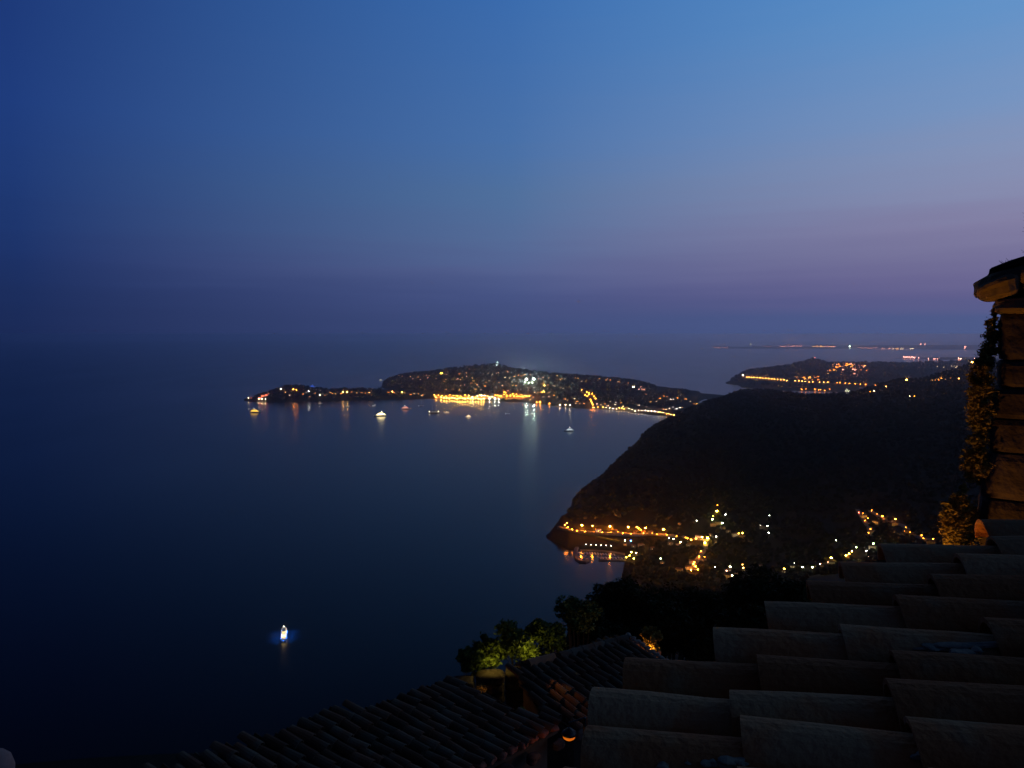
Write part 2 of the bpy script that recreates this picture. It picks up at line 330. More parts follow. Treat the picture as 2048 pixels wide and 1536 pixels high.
boron_cols = {
 1448: [(5000, S), (12000, S)],
 1458: [(5800, S), (5900, 4), (6050, 762), (6250, S), (12000, S)],
 1475: [(5700, S), (5780, 4), (6200, 755), (6800, 10), (6900, S), (12000, S)],
 1500: [(5400, S), (5450, 4), (5700, 765), (6500, 742), (7800, 10), (8000, S), (12000, S)],
 1560: [(5150, S), (5220, 4), (5600, 766), (6800, 733), (8600, 10), (9000, S), (12000, S)],
 1600: [(5100, S), (5180, 4), (5500, 769), (6200, 751), (7000, 725), (8800, 10), (9200, S), (12000, S)],
 1625: [(5100, S), (5150, 4), (5500, 770), (6200, 752), (7000, 718), (8800, 10), (9200, S), (12000, S)],
 1665: [(5000, S), (5050, 4), (5500, 772), (6200, 750), (7000, 725), (8800, 10), (9200, S), (12000, S)],
 1720: [(4900, S), (4950, 4), (5500, 775), (6200, 752), (7000, 726), (8800, 10), (9200, S), (12000, S)],
 1800: [(4800, S), (4850, 4), (5500, 775), (6200, 752), (7000, 726), (8800, 10), (9300, S), (12000, S)],
 1880: [(4800, S), (4850, 4), (5500, 770), (6200, 748), (7200, 722), (9000, 10), (9500, S), (12000, S)],
 1960: [(4800, S), (4850, 4), (5500, 765), (6200, 745), (7400, 720), (9500, 10), (9900, S), (12000, S)],
 2500: [(4800, S), (4850, 4), (5500, 755), (6200, 735), (7400, 710), (9900, 10), (10500, S), (12000, S)]}
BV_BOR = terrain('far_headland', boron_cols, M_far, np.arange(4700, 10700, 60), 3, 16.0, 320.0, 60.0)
strip = {1775: [(11000, S), (13500, S)], 1800: [(12000, S), (12100, 3), (12400, 3), (12500, S), (13500, S)], 1880: [(11400, S), (11500, 3), (12500, 4), (12700, S), (13500, S)],
         1960: [(11200, S), (11300, 3), (12700, 5), (12900, S), (13500, S)], 2500: [(11000, S), (11100, 3), (13000, 6), (13200, S), (13500, S)]}
BV_STR = terrain('airport_shore', strip, M_far, np.arange(11000, 13500, 60), 8, 1.0, 300.0)
anti = {1405: [(18000, S), (30000, S)], 1430: [(21000, S), (21200, 4), (22000, 6), (22600, S), (30000, S)],
        1490: [(20200, S), (20400, 6), (21600, 693.5), (23500, S), (30000, S)], 1502: [(20200, S), (20400, 6), (21600, 692), (24000, S), (30000, S)], 1520: [(20100, S), (20300, 6), (22000, 693), (25000, S), (30000, S)],
        1650: [(19800, S), (20000, 6), (22500, 692), (27000, S), (30000, S)], 1800: [(19400, S), (19600, 6), (22500, 691), (27000, S), (30000, S)],
        1960: [(18600, S), (18800, 6), (22000, 690), (27000, S), (30000, S)], 2500: [(18000, S), (18200, 6), (22000, 689), (27000, S), (30000, S)]}
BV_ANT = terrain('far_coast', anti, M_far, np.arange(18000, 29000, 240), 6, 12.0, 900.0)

LIT = []
def ground(px, py, h=0.0, bvs=None):
    g = _ground(px, py, h, bvs)
    if g is not None: LIT.append((px, py, g.y))
    return g
def _ground(px, py, h=0.0, bvs=None):
    """ground under a thing whose top, h metres up, stands at this picture point"""
    for k in range(60):
        y = py + k * .5
        d = ray(px, y); best = None
        for bv in (bvs or TERR):
            hit = bv.ray_cast(Vector((0, 0, EYE)) + d * 60, d)
            if hit[0] is not None and hit[0].z > 0.3 and (best is None or hit[3] < best[1]): best = (hit[0], hit[3])
        if best:
            P = best[0]
            if h: 
                d = ray(px, y + h * F / P.y)
                for bv in (bvs or TERR):
                    hit = bv.ray_cast(Vector((0, 0, EYE)) + d * 60, d)
                    if hit[0] is not None and hit[0].z > 0.2 and abs(hit[0].y - P.y) < .12 * P.y: return hit[0]
            return P
    return None
def zat(x, y, bvs=None):
    z = 0
    for bv in (bvs or TERR):
        h = bv.ray_cast(Vector((x, y, 900)), Vector((0, 0, -1)))
        if h[0] is not None: z = max(z, h[0].z)
    return z

# ------------------------------------------------------------ woods: far-off masses of crowns
import bmesh
def ico(sub):
    bm = bmesh.new(); bmesh.ops.create_icosphere(bm, subdivisions=sub, radius=1); V = np.array([v.co[:] for v in bm.verts]); Fq = np.array([[v.index for v in f.verts] for f in bm.faces]); bm.free(); return V, Fq
IV, IF = ico(2)
def woods(name, bv, pts, rmin, rmax, m, rng):
    Vs = []; Fs = []; b = 0
    for p in pts:
        r = rng.uniform(rmin, rmax); sz = r * rng.uniform(.7, 1.05)
        k = 1 + .28 * rng.randn(len(IV))[:, None].clip(-1.6, 1.6)
        V = IV * k * np.array([r, r, sz]) + np.array([p[0], p[1], p[2] + sz * .55]); Vs.append(V); Fs.append(IF + b); b += len(V)
    if Vs: tag(link(name, np_mesh(name, np.concatenate(Vs), np.concatenate(Fs), m, False)), 'dark wood of tree crowns covering the slopes of the ' + name.replace('_woods', '').replace('_', ' '), 'wood', kind='stuff')
def scatter(bv, n, u0, u1, D0, D1, rng, zmin, test=None):
    out = []; tries = 0
    while len(out) < n and tries < n * 6:
        tries += 1; D = D0 + (D1 - D0) * rng.rand(); u = u0 + (u1 - u0) * rng.rand(); x = (u - 1024) / F * D
        h = bv.ray_cast(Vector((x, D, 900)), Vector((0, 0, -1)))
        if h[0] is None or h[0].z < zmin or (test and not test(u, D, h[0].z)): continue
        out.append((x, D, h[0].z))
    return out
# ------------------------------------------------------------ street lamps, villas, town houses
_lamp = {}
CAPE = [BV_CAPE]; NEARB = [BV_NEAR]
def lamp_mesh(c, st, r, h, near=True):
    k = (c, st, r, h, near)
    if k not in _lamp:
        a = MB(); a.tube((0, 0, -1.5), (0, 0, h - r * .8), .18 + r * .05, .12 + r * .04, M_pole, 6); a.tube((0, 0, -1.5), (0, 0, .4), .4, .3, M_pole, 6)
        b = MB(); V, Q = ico(1); b.add([(v[0] * r, v[1] * r, h + v[2] * r * .8) for v in V], [tuple(q) for q in Q], glow(c, st, near))
        e = MB(); e.lathe((0, 0, h + r * .72), [(r * .55, 0), (r * .5, r * .15), (.02, r * .45)], M_pole, 8)
        _lamp[k] = (a.mesh('pole'), b.mesh('lamp_globe'), e.mesh('cap'))
    return _lamp[k]
def lamp(px, py, c, st, r, h, label, group, bvs=None):
    near = True; pr = 'promenade' in (group or '')
    if bvs is CAPE:
        st, r = (st * 6, r * .5) if pr else (st * 10, r * .66) if 'quay' in (group or '') or 'marina' in (group or '') else (st * 4.6, r * .7); near = pr or any(w in (group or label) for w in ('quay', 'spit', 'marina', 'lone', 'right part', 'terrace')) and 'behind' not in (group or '')
    elif bvs is not None and bvs is not NEARB: near = False
    P = ground(px, py, h, bvs)
    if P is None: return None
    t = root('street_lamp', label, 'street lamp', P, 0, group)
    for nm, me in zip(('pole', 'lamp_globe', 'cap'), lamp_mesh(c, st, r, h, near)): link(nm, me, t)
    return t
_villa = {}
def villa_proto(kind, c, st):
    k = (kind, c, st)
    if k in _villa: return _villa[k]
    w, d, h = [(14, 10, 6.5), (10, 8, 4), (18, 11, 9), (26, 14, 13), (60, 30, 34)][kind]
    wm = M_wallw if kind % 2 == 0 else M_walld
    parts = []
    a = MB(); a.box((0, 0, h / 2 - 1.5), (w, d, h + 3), wm); a.box((w * .28, -d / 2 - 1.2, .2), (w * .4, 2.4, 3.4), wm); parts.append(('wall', a.mesh('wall')))
    a = MB(); x, y, o = w / 2 + .6, d / 2 + .6, h * .0
    if kind < 4:
        rh = d * .22; vs = [(-x, -y, h), (x, -y, h), (x, y, h), (-x, y, h), (-x + y, 0, h + rh), (x - y, 0, h + rh)]
        a.add(vs, [(0, 1, 5, 4), (1, 2, 5), (2, 3, 4, 5), (3, 0, 4), (3, 2, 1, 0)], M_roof); a.box((w * .2, d * .1, h + rh * .9), (.9, .9, 1.6), wm)
    else:
        a.box((0, 0, h + .5), (w + 1, d + 1, 1), M_pale); a.box((0, 0, h + 2.5), (w * .3, d * .4, 3), M_pale)
    parts.append(('roof', a.mesh('roof')))
    nf = [2, 1, 3, 4, 9][kind]; nw = [3, 2, 4, 6, 10][kind]; rr = random.Random(kind + 5)
    wins = []
    for f in range(nf):
        for i in range(nw):
            if rr.random() < .55: wins.append((-w / 2 + w * (i + .5) / nw, h * (f + .5) / nf))
    wins = wins[:14] or [(0, h / 2)]
    ww, wh = w / nw * .5, h / nf * .55
    for (wx, wz) in wins:
        a = MB(); a.box((wx, -d / 2 - .06, wz), (ww, .16, wh), glow(c, st, False)); parts.append(('window', a.mesh('window')))
    a = MB(); a.box((-w / 2 - .06, 0, h * .5), (.16, d * .35, wh), glow(c, st, False)); parts.append(('window', a.mesh('window')))
    _villa[k] = parts; return parts
def villa(px, py, kind, c, st, label, group, bvs=None, name=None, cat=None, rz=None, z=None, sc=1.0):
    P = ground(px, py, [4, 2.5, 6, 8, 20][kind], bvs)
    if bvs is CAPE: st *= 1.7
    if P is None: return
    face = math.atan2(-P.x, P.y) if rz is None else rz
    t = root(name or ('villa' if kind < 3 else 'town_house' if kind == 3 else 'apartment_block'), label, cat or ('villa' if kind < 3 else 'building'), P, face + (R.uniform(-.5, .5) if rz is None else 0), group)
    t.scale = (sc, sc, sc)
    for nm, me in villa_proto(kind, c, st): link(nm, me, t)
    return t
def Z1(l): return [(460 + x * .24414, 700 + y * .24414, *r) for x, y, *r in l]
def Z2(l): return [(940 + x * .24414, 700 + y * .24414, *r) for x, y, *r in l]
def Z3(l): return [(1400 + x * .31641, 660 + y * .31641, *r) for x, y, *r in l]
def Z4(l): return [(1060 + x * .24414, 980 + y * .24414, *r) for x, y, *r in l]
def Z5(l): return [(1500 + x * .24414, 980 + y * .24414, *r) for x, y, *r in l]
# the low spit at the left end of the cape
for x, y, c, st in Z1([(418, 320, WARM, 26), (520, 323, ORANGE, 60), (545, 328, ORANGE, 24), (645, 338, WHITE, 20), (735, 370, WARM, 20), (925, 345, AMBER, 50), (960, 345, AMBER, 50), (1143, 348, AMBER, 18), (1410, 345, YEL, 60), (1330, 335, AMBER, 30)]):
    lamp(x, y, c, st, 2.6, 8, 'street lamp near the water on the low left spit', 'street lamps on the low spit', CAPE)
for x, y in Z1([(455, 345), (655, 380), (778, 368), (490, 370), (825, 348), (880, 345), (865, 358), (998, 343), (1040, 350), (1080, 348), (1300, 345), (1345, 348), (1435, 350), (1480, 365), (1510, 358), (1545, 358), (1570, 372), (840, 358), (1580, 366), (910, 357), (1110, 352), (600, 360), (700, 352)]):
    villa(x, y, R.choice((0, 1)), R.choice((AMBER, WARM, ORANGE)), R.choice((5, 9)), 'small villa with lit windows among trees on the low spit', 'villas on the low spit', CAPE)
for i, (x, y) in enumerate(Z1([(245, 392), (270, 375), (300, 368), (320, 358), (175, 392)])):
    villa(x, y, (2, 2, 2, 0, 1)[i], RED, 5 if i < 4 else 3, 'red lit hotel wing at the tip of the low spit', 'red lit hotel wings at the tip of the spit', CAPE, name='hotel_wing', cat='hotel')
for x, y in Z1([(235, 400), (262, 400), (290, 400)]):
    lamp(x, y, WARM, 26, 2.2, 4, 'low white terrace lamp on the shore below the red lit hotel', 'terrace lamps below the red hotel', CAPE)
lamp(*Z1([(152, 392)])[0], WARM, 14, 2.2, 5, 'pale lamp at the very tip of the low spit, left of the red hotel', None, CAPE)
# upper slopes of the cape
up1 = Z1([(1385, 203), (1410, 215), (1610, 205), (1620, 225), (1635, 210), (1690, 235), (1770, 240), (1755, 255), (1775, 200), (1880, 195), (1905, 225), (1935, 185), (1960, 155), (1940, 215), (1890, 240), (1980, 270), (2010, 270), (2030, 285), (1985, 230), (2015, 320), (1480, 220), (1540, 220), (1560, 240), (1865, 235), (1500, 235), (1890, 290), (1925, 285), (1770, 320), (1880, 325)])
for x, y in up1:
    villa(x, y, R.choice((0, 0, 1)), R.choice((ORANGE, AMBER, PINK, AMBER)), R.choice((4, 8, 12)), 'lit villa on the cape slope left of the hilltop light', 'villas on the cape left of the hilltop', CAPE)
villa(*Z1([(1732, 190)])[0], 2, YEL, 26, 'brightest yellow lit villa high on the left end of the cape ridge', None, CAPE)
up2 = Z2([(215, 187), (232, 187), (312, 178), (150, 188), (290, 225), (365, 215), (400, 205), (450, 200), (495, 200), (20, 270), (30, 250), (60, 285), (45, 320), (90, 325), (130, 265), (125, 295), (160, 250), (240, 265), (350, 290), (345, 262), (310, 330), (325, 228), (420, 212), (435, 205), (380, 290), (20, 225), (70, 300), (185, 200), (265, 290)])
for x, y in up2:
    villa(x, y, R.choice((0, 0, 1)), R.choice((ORANGE, AMBER, PINK, WARM)), R.choice((4, 8, 12)), 'lit villa on the slope of the cape right below the hilltop light', 'villas below the hilltop light', CAPE)
up3 = Z2([(560, 235), (740, 240), (755, 235), (780, 235), (840, 270), (865, 228), (885, 230), (715, 210), (915, 255), (1115, 245), (1125, 235), (1150, 245), (1215, 260), (1385, 320), (1445, 360), (640, 285), (680, 292), (695, 295), (745, 308), (765, 313), (645, 228), (1225, 262), (1300, 268), (1400, 300), (1435, 312), (1060, 232), (600, 225)])
for x, y in up3:
    villa(x, y, R.choice((0, 1)), R.choice((ORANGE, AMBER, PINK, WARM)), R.choice((4, 7, 12)), 'lit villa high on the cape, right of the church spire', 'villas right of the church spire', CAPE)
villa(*Z2([(1340, 300)])[0], 2, WARM, 22, 'white lit villa alone on the right shoulder of the cape', None, CAPE)
villa(*Z2([(1420, 320)])[0], 3, PINK, 2.5, 'large dim pink building on the right shoulder of the cape', None, CAPE, name='mansion', cat='building')
mid = Z2([(605, 380), (648, 380), (690, 370), (495, 405), (530, 345), (560, 345), (585, 345), (650, 345), (720, 385), (855, 398), (870, 435), (900, 437), (935, 437), (500, 370), (520, 385), (800, 410), (780, 400), (550, 355), (640, 350), (880, 420)])
for x, y in mid:
    villa(x, y, R.choice((0, 1)), R.choice((ORANGE, AMBER, WARM)), R.choice((3, 6, 10)), 'lit villa above the cape shore between port and bright road', 'villas between the port and the road', CAPE)
# hilltop light
def hilltop():
    P = ground(995, 731, 0, CAPE)
    t = root('signal_tower', 'white tower with green white lamps on the summit of the cape', 'tower', P)
    a = MB(); a.tube((0, 0, -2), (0, 0, 24), 5, 3.6, M_white, 12); a.box((-12, 0, 3), (18, 12, 10), M_white); a.build('tower_body', t)
    a = MB(); a.lathe((0, 0, 24), [(4.4, 0), (4.4, 3.5), (1.5, 6)], glow(GREENW, 9), 12); a.build('lantern_room', t)
    a = MB(); a.box((-12, -6.4, 5), (14, .6, 5), glow(GREENW, 9)); a.build('window', t)
hilltop()
def stadium():
    for i, (x, y) in enumerate(Z2([(462, 240), (522, 240)])):
        P = ground(x, y + 6, 0, CAPE); P = Vector((P.x, P.y, P.z))
        top = at(x, y, P.y).z
        t = root('floodlight_mast', ('left' if i == 0 else 'right') + ' of the two bright green white floodlight masts on the cape', 'floodlight', P)
        a = MB(); a.tube((0, 0, -2), (0, 0, top - P.z), .6, .4, M_pole, 8); a.build('mast', t)
        a = MB(); a.box((0, -1.0, top - P.z + 1), (6, 1.2, 4.5), glow(GREENW, 1200)); a.build('lamp_panel', t)
    P = ground(*Z2([(485, 270)])[0], 0, CAPE)
    t = root('sports_pitch', 'small sports pitch lit green white by two floodlight masts', 'pitch', P)
    a = MB(); a.box((0, 0, .5), (70, 40, 3), mat('turf', (.12, .22, .08), .9)); a.build('turf', t)
    a = MB()
    for sx in (-33, 33): a.box((sx, 0, 3), (.3, 7, 2.4), M_white)
    a.build('goal', t)
    for i, (x, y) in enumerate(Z2([(450, 265), (482, 268), (512, 268)])): lamp(x, y, (.85, 1, .6), 30, 2.2, 8, 'low greenish lamp along the edge of the floodlit sports pitch', 'lamps along the sports pitch', CAPE)
stadium()
def church():
    P = ground(*Z2([(605, 288)])[0], 0, CAPE)
    t = root('church', 'floodlit yellow church with a pointed bell tower on the cape', 'church', P, -.3)
    stone = mat('church_stone', (.55, .42, .22), .9)
    a = MB(); a.box((0, 0, 14), (8, 8, 30), stone); a.build('bell_tower', t)
    a = MB(); a.box((0, 0, 35), (8.4, 8.4, 14), stone, 0, .05); a.build('spire', t)
    a = MB(); a.box((-14, 3, 5), (22, 12, 13), stone); a.build('nave', t)
    a = MB(); a.add([(-25.5, -3.5, 11.4), (-2.8, -3.5, 11.4), (-2.8, 9.5, 11.4), (-25.5, 9.5, 11.4), (-25.5, 3, 16), (-2.8, 3, 16)], [(0, 1, 5, 4), (2, 3, 4, 5), (1, 2, 5), (3, 0, 4), (3, 2, 1, 0)], M_roof); a.build('nave_roof', t)
    for sx in (-8, 8):
        a = MB(); a.box((sx, -14, 1), (3, 1, 2), glow(YEL, 120)); a.build('floodlight', t)
church()
# port waterfront, orange
n = 0
for i in range(19):
    x = 872 + i * 5.3; y = 795 + (i % 3) * .8 + i * .12
    lamp(x, y, YEL if i % 2 else AMBER, 34, 2.6, 8, 'orange quay lamp in the dense bright row along the port', 'quay lamps of the port', CAPE)
for i in range(26):
    x = 869 + i * 7.6; y = 789.5 + (i % 4) * .9 + i * .06
    lamp(x, y, ORANGE if i % 3 else YEL, 26, 2.4, 8, 'orange street lamp behind the port houses', 'street lamps behind the port', CAPE)
for i in range(30):
    x = 870 + i * 6.2 + R.uniform(-1, 1); y = 791 + R.uniform(0, 4) + (1.5 if x > 960 else 0)
    villa(x, y, 3, R.choice((AMBER, YEL, ORANGE)), 2.2, 'town house packed along the bright port waterfront', 'town houses of the port', CAPE, sc=.75)
for x, y in Z2([(20, 385), (60, 378), (95, 372), (120, 375), (150, 385), (180, 380), (205, 400), (235, 402), (160, 400)]):
    lamp(x, y, WHITE, 34, 2.2, 6, 'pale yellow marina lamp on the quay in the middle of the port', 'pale marina lamps of the port', CAPE)
for x, y in Z2([(225, 372), (255, 378), (280, 345), (290, 350), (300, 372), (330, 375), (360, 375), (385, 380), (410, 380), (435, 382), (465, 378), (350, 360), (380, 362), (420, 365), (280, 365)]):
    lamp(x, y, ORANGE, 34, 2.4, 8, 'orange lamp on the right part of the port, behind the anchored dinghy', 'lamps on the right part of the port', CAPE)
for x, y, c, st in Z2([(545, 438, ORANGE, 55), (575, 438, ORANGE, 60), (650, 440, ORANGE, 20), (735, 450, WARM, 22), (782, 450, WARM, 20), (820, 452, WARM, 24), (605, 340, YEL, 45), (590, 345, ORANGE, 20)]):
    lamp(x, y, c, st, 2.6, 8, 'lone shore lamp between the port and the steep bright road', 'lone lamps right of the port', CAPE)
road_l = Z2([(955, 345), (975, 352), (1000, 358), (975, 365), (985, 405), (1030, 398), (960, 380), (1000, 430), (1005, 445), (945, 370), (1015, 380), (992, 418), (915, 330)])
for x, y in road_l:
    lamp(x, y, ORANGE, 36, 2.3, 8, 'orange lamp on the road climbing steeply from the right shore of the cape', 'lamps on the steep road', CAPE)
shore_l = [(1015, 470, AMBER, 60), (1045, 468, ORANGE, 30), (1090, 468, AMBER, 24), (1115, 470, WARM, 24), (1145, 475, WARM, 20), (1170, 478, WHITE, 20), (1200, 480, WARM, 24), (1220, 478, AMBER, 40), (1245, 475, AMBER, 44), (1262, 480, AMBER, 34), (1300, 480, WARM, 26), (1330, 490, WARM, 16), (1355, 500, WHITE, 18), (1380, 495, PINK, 22), (1408, 497, WARM, 22), (1435, 495, WHITE, 34), (1460, 500, WARM, 20), (1485, 500, WHITE, 22), (1512, 500, WHITE, 34), (1540, 508, WARM, 24), (1560, 510, AMBER, 24), (1578, 512, AMBER, 24), (1610, 525, ORANGE, 40), (1625, 520, AMBER, 40), (1645, 528, AMBER, 55), (1670, 533, AMBER, 40), (1702, 533, WARM, 40), (1740, 505, ORANGE, 24), (1755, 510, ORANGE, 24), (1775, 500, ORANGE, 18)]
for x, y, c, st in Z2(shore_l):
    lamp(x, y, c, st, 1.9, 7, 'promenade lamp in the row at the right end of the cape', 'promenade lamps at the right end of the cape', CAPE)
rt = Z2([(1150, 420), (1195, 428), (1240, 430), (1105, 440), (1385, 450), (1445, 463), (1480, 423), (1530, 420), (1590, 375), (1617, 380), (1645, 402), (1665, 402), (1585, 483), (1605, 485), (1635, 475), (1665, 465), (1835, 438), (1860, 438), (1890, 432), (1910, 435), (1805, 420), (1770, 400), (1720, 470), (1190, 445), (1255, 460), (1290, 465), (1130, 455), (1075, 445), (1040, 440), (1690, 480), (1740, 470), (1560, 395), (1700, 390), (1275, 470)])
for x, y in rt:
    villa(x, y, R.choice((0, 1)), R.choice((ORANGE, AMBER, WARM, WHITE)), R.choice((5, 9, 16)), 'lit villa above the promenade at the right end of the cape', 'villas at the right end of the cape', CAPE, sc=.85)

# ------------------------------------------------------------ far headland
BOR = [BV_BOR]
brow = [(297, 299), (310, 297), (325, 300), (340, 300), (362, 300), (380, 302), (398, 304), (416, 305), (434, 306), (455, 308), (470, 310), (490, 312), (510, 314), (530, 315), (548, 320)]
for x, y in Z3(brow): lamp(x, y, AMBER, 34, 3.0, 9, 'lamp in the bright straight row on the far headland', 'left row of lamps on the far headland', BOR)
lamp(*Z3([(270, 285)])[0], WARM, 60, 4.0, 9, 'brightest pale lamp at the left end of the far headland road', None, BOR)
for x, y in Z3([(602, 320), (625, 322), (645, 323), (665, 325), (690, 328), (712, 328), (755, 330), (782, 330), (808, 330), (868, 333), (885, 333), (918, 336), (945, 338), (980, 340), (1013, 342), (1046, 344), (1110, 350)]):
    lamp(x, y, AMBER if x < 1660 else ORANGE, 30, 3.0, 9, 'lamp in the looser right row on the far headland', 'right row of lamps on the far headland', BOR)
for k in range(46):
    x, y = Z3([(R.uniform(800, 1055), R.uniform(212, 300))])[0]
    if k % 2: y = Z3([(0, R.uniform(212, 262))])[0][1]
    villa(x, y, R.choice((0, 2)), R.choice((ORANGE, ORANGE, AMBER, PINK)), R.choice((8, 14, 22)), 'lit house in the upper cluster of the far headland', 'houses in the upper cluster of the far headland', BOR)
for k in range(20):
    x, y = Z3([(R.uniform(600, 755), R.uniform(290, 316))])[0]
    villa(x, y, R.choice((0, 2)), R.choice((ORANGE, AMBER)), R.choice((8, 16)), 'lit house just above the shore road of the far headland', 'houses above the shore road of the far headland', BOR)
for k in range(9):
    x, y = Z3([(300 + 28 * k, 284 + 3 * k + R.uniform(-4, 4))])[0]
    villa(x, y, 0, AMBER, 5, 'dim house above the left row of lamps on the far headland', 'houses above the left row of lamps', BOR)
for k in range(22):
    x, y = Z3([(R.uniform(640, 825) if k < 15 else R.uniform(895, 960), R.uniform(372, 396))])[0]
    lamp(x, y, ORANGE if x < 1665 else (.9, .9, .6), 18 if x < 1665 else 5, 2.6, 8, 'lamp of the small harbour just behind the ridge of the dark hill', 'harbour lamps behind the dark ridge', BOR + CAPE)
t = root('radio_mast', 'thin mast with a red lamp on the top of the far headland', 'mast', ground(*Z3([(725, 188)])[0], 0, BOR))
a = MB(); a.tube((0, 0, -2), (0, 0, 22), .8, .4, M_pole, 6); a.build('mast', t)
a = MB(); a.lathe((0, 0, 22), [(1, 0), (3, 2), (1, 4)], glow(RED, 20), 8); a.build('red_lamp', t)

# lights on the dark hill's ridge, right
for i, (x, y, c, st, r) in enumerate(Z3([(1305, 292, AMBER, 60, 2.6), (1720, 185, YEL, 70, 3.2), (1635, 307, AMBER, 30, 1.6), (1690, 285, AMBER, 24, 1.6), (1690, 312, ORANGE, 24, 1.6), (1175, 357, AMBER, 34, 1.6), (1325, 418, WARM, 14, 1.3), (1355, 418, ORANGE, 20, 1.3), (1100, 385, WARM, 20, 1.5), (1075, 390, ORANGE, 16, 1.3)])):
    lamp(x, y, c, st, r, 9, ['bright amber lamp above a tree on the ridge of the dark hill', 'largest yellow lamp on the ridge beside the stone wall'][i] if i < 2 else 'small lamp on the ridge road of the dark hill', None if i < 2 else 'small lamps on the dark ridge', NEARB)
for k in range(11):
    x, y = Z3([(R.uniform(1455, 1585), R.uniform(294, 314))])[0]
    villa(x, y, 0, R.choice((ORANGE, AMBER)), R.choice((8, 16)), 'lit house in the cluster on the right ridge of the dark hill', 'houses on the ridge of the dark hill', NEARB, sc=.5)
for k in range(7):
    x, y = Z3([(1590 + 9 * k if k < 5 else 1500 + 40 * (k - 5), 230 + R.uniform(-3, 6))])[0]
    villa(x, y, 1, WARM, 12, 'small pale lit house on the far slope right of the dark ridge', 'pale houses right of the dark ridge', BOR + NEARB)

# ------------------------------------------------------------ the far coast
ANT = [BV_ANT]
def block(x, y, c, st, sc, label, group): villa(x, y, 4, c, st, label, group, ANT, sc=sc)
for x in list(range(520, 640, 12)) : block(*Z3([(x, 99)])[0], PINK, 26, 1.6, 'lit seafront block in the long pink line on the horizon', 'seafront blocks in the pink line')
for x in list(range(722, 862, 12)): block(*Z3([(x, 100 + R.uniform(-2, 4))])[0], R.choice((PINK, AMBER)), 26, 1.6, 'lit seafront block left of the green white lamp on the horizon', 'seafront blocks left of the green white lamp')
for x in list(range(1010, 1135, 18)): block(*Z3([(x, 108 + R.uniform(-3, 4))])[0], PINK, 14, 1.5, 'dim block on the horizon right of the green white lamp', 'dim blocks on the horizon')
for x in list(range(1160, 1330, 15)) + list(range(1340, 1530, 15)): block(*Z3([(x, 118 + (x - 1160) * .03 + R.uniform(-4, 5))])[0], R.choice((PINK, AMBER, WARM)), 24, 1.6, 'lit block on the distant shore below the twin towers', 'blocks on the distant shore')
for x in list(range(1600, 1800, 16)): block(*Z3([(x, 134 + R.uniform(-2, 3))])[0], PINK, 28, 1.6, 'lit block on the distant shore beside the stone wall', 'distant blocks beside the wall')
for x in (90, 105, 125, 155, 180, 420, 440): block(*Z3([(x, 88)])[0], PINK, 10, 1.3, 'faint block on the far point at the left end of the distant coast', 'faint blocks on the far point')
def tower(x, y, c, st, hgt, lab, w=60):
    P = ground(x, y + hgt * F / 21000, 0, ANT)
    t = root('tower_block', lab, 'building', P, math.atan2(-P.x, P.y))
    a = MB(); a.box((0, 0, hgt / 2), (w, w * .6, hgt), M_wallw); a.build('wall', t)
    a = MB(); a.box((0, 0, hgt + 2), (w + 4, w * .6 + 4, 4), M_pale); a.build('roof', t)
    for f in range(3):
        a = MB(); a.box((0, -w * .3 - 1, hgt * (.3 + .3 * f)), (w * .8, 2, hgt * .12), glow(c, st)); a.build('window', t)
tower(*Z3([(1395, 78)])[0], PINK, 10, 70, 'left one of the tall twin towers on the distant coast'); tower(*Z3([(1422, 78)])[0], PINK, 10, 70, 'right one of the tall twin towers on the distant coast')
tower(*Z3([(1675, 104)])[0], PINK, 12, 70, 'tall lit tower on the distant coast nearest the stone wall'); tower(*Z3([(840, 80)])[0], WARM, 6, 60, 'dim tower on the hill above the distant coast', 40)
P = ground(*Z3([(945, 108)])[0], 20, ANT); t = root('harbour_light', 'strong green white lamp on the distant shore, brightest on the horizon', 'light', P)
a = MB(); a.tube((0, 0, -2), (0, 0, 30), 3, 2, M_white, 8); a.build('tower_body', t); a = MB(); a.lathe((0, 0, 30), [(6, 0), (13, 12), (6, 24)], glow(GREENW, 60), 10); a.build('lantern', t)
P = ground(*Z3([(320, 78)])[0], 0, ANT); t = root('lighthouse', 'lighthouse with a white lamp on the far point of the distant coast', 'lighthouse', P)
a = MB(); a.tube((0, 0, -2), (0, 0, 50), 6, 4, M_white, 8); a.build('tower_body', t); a = MB(); a.lathe((0, 0, 50), [(5, 0), (9, 8), (4, 18)], glow(WARM, 40), 10); a.build('lantern', t)
for x in range(1285, 1560, 8):
    y = 172 + (x - 1285) * .075 + R.uniform(-2, 4)
    lamp(*Z3([(x, y)])[0], PINK, 30 if x < 1480 else 18, 5.5, 14, 'pink lamp in the row along the flat airport shore', 'lamps along the airport shore', [BV_STR])
for x, y in Z3([(1635, 180), (1650, 182), (1645, 186), (1735, 185), (1360, 184)]): lamp(x, y, PINK, 34, 6, 14, 'pink lamp on the right part of the flat airport shore', 'lamps on the right part of the airport shore', [BV_STR])

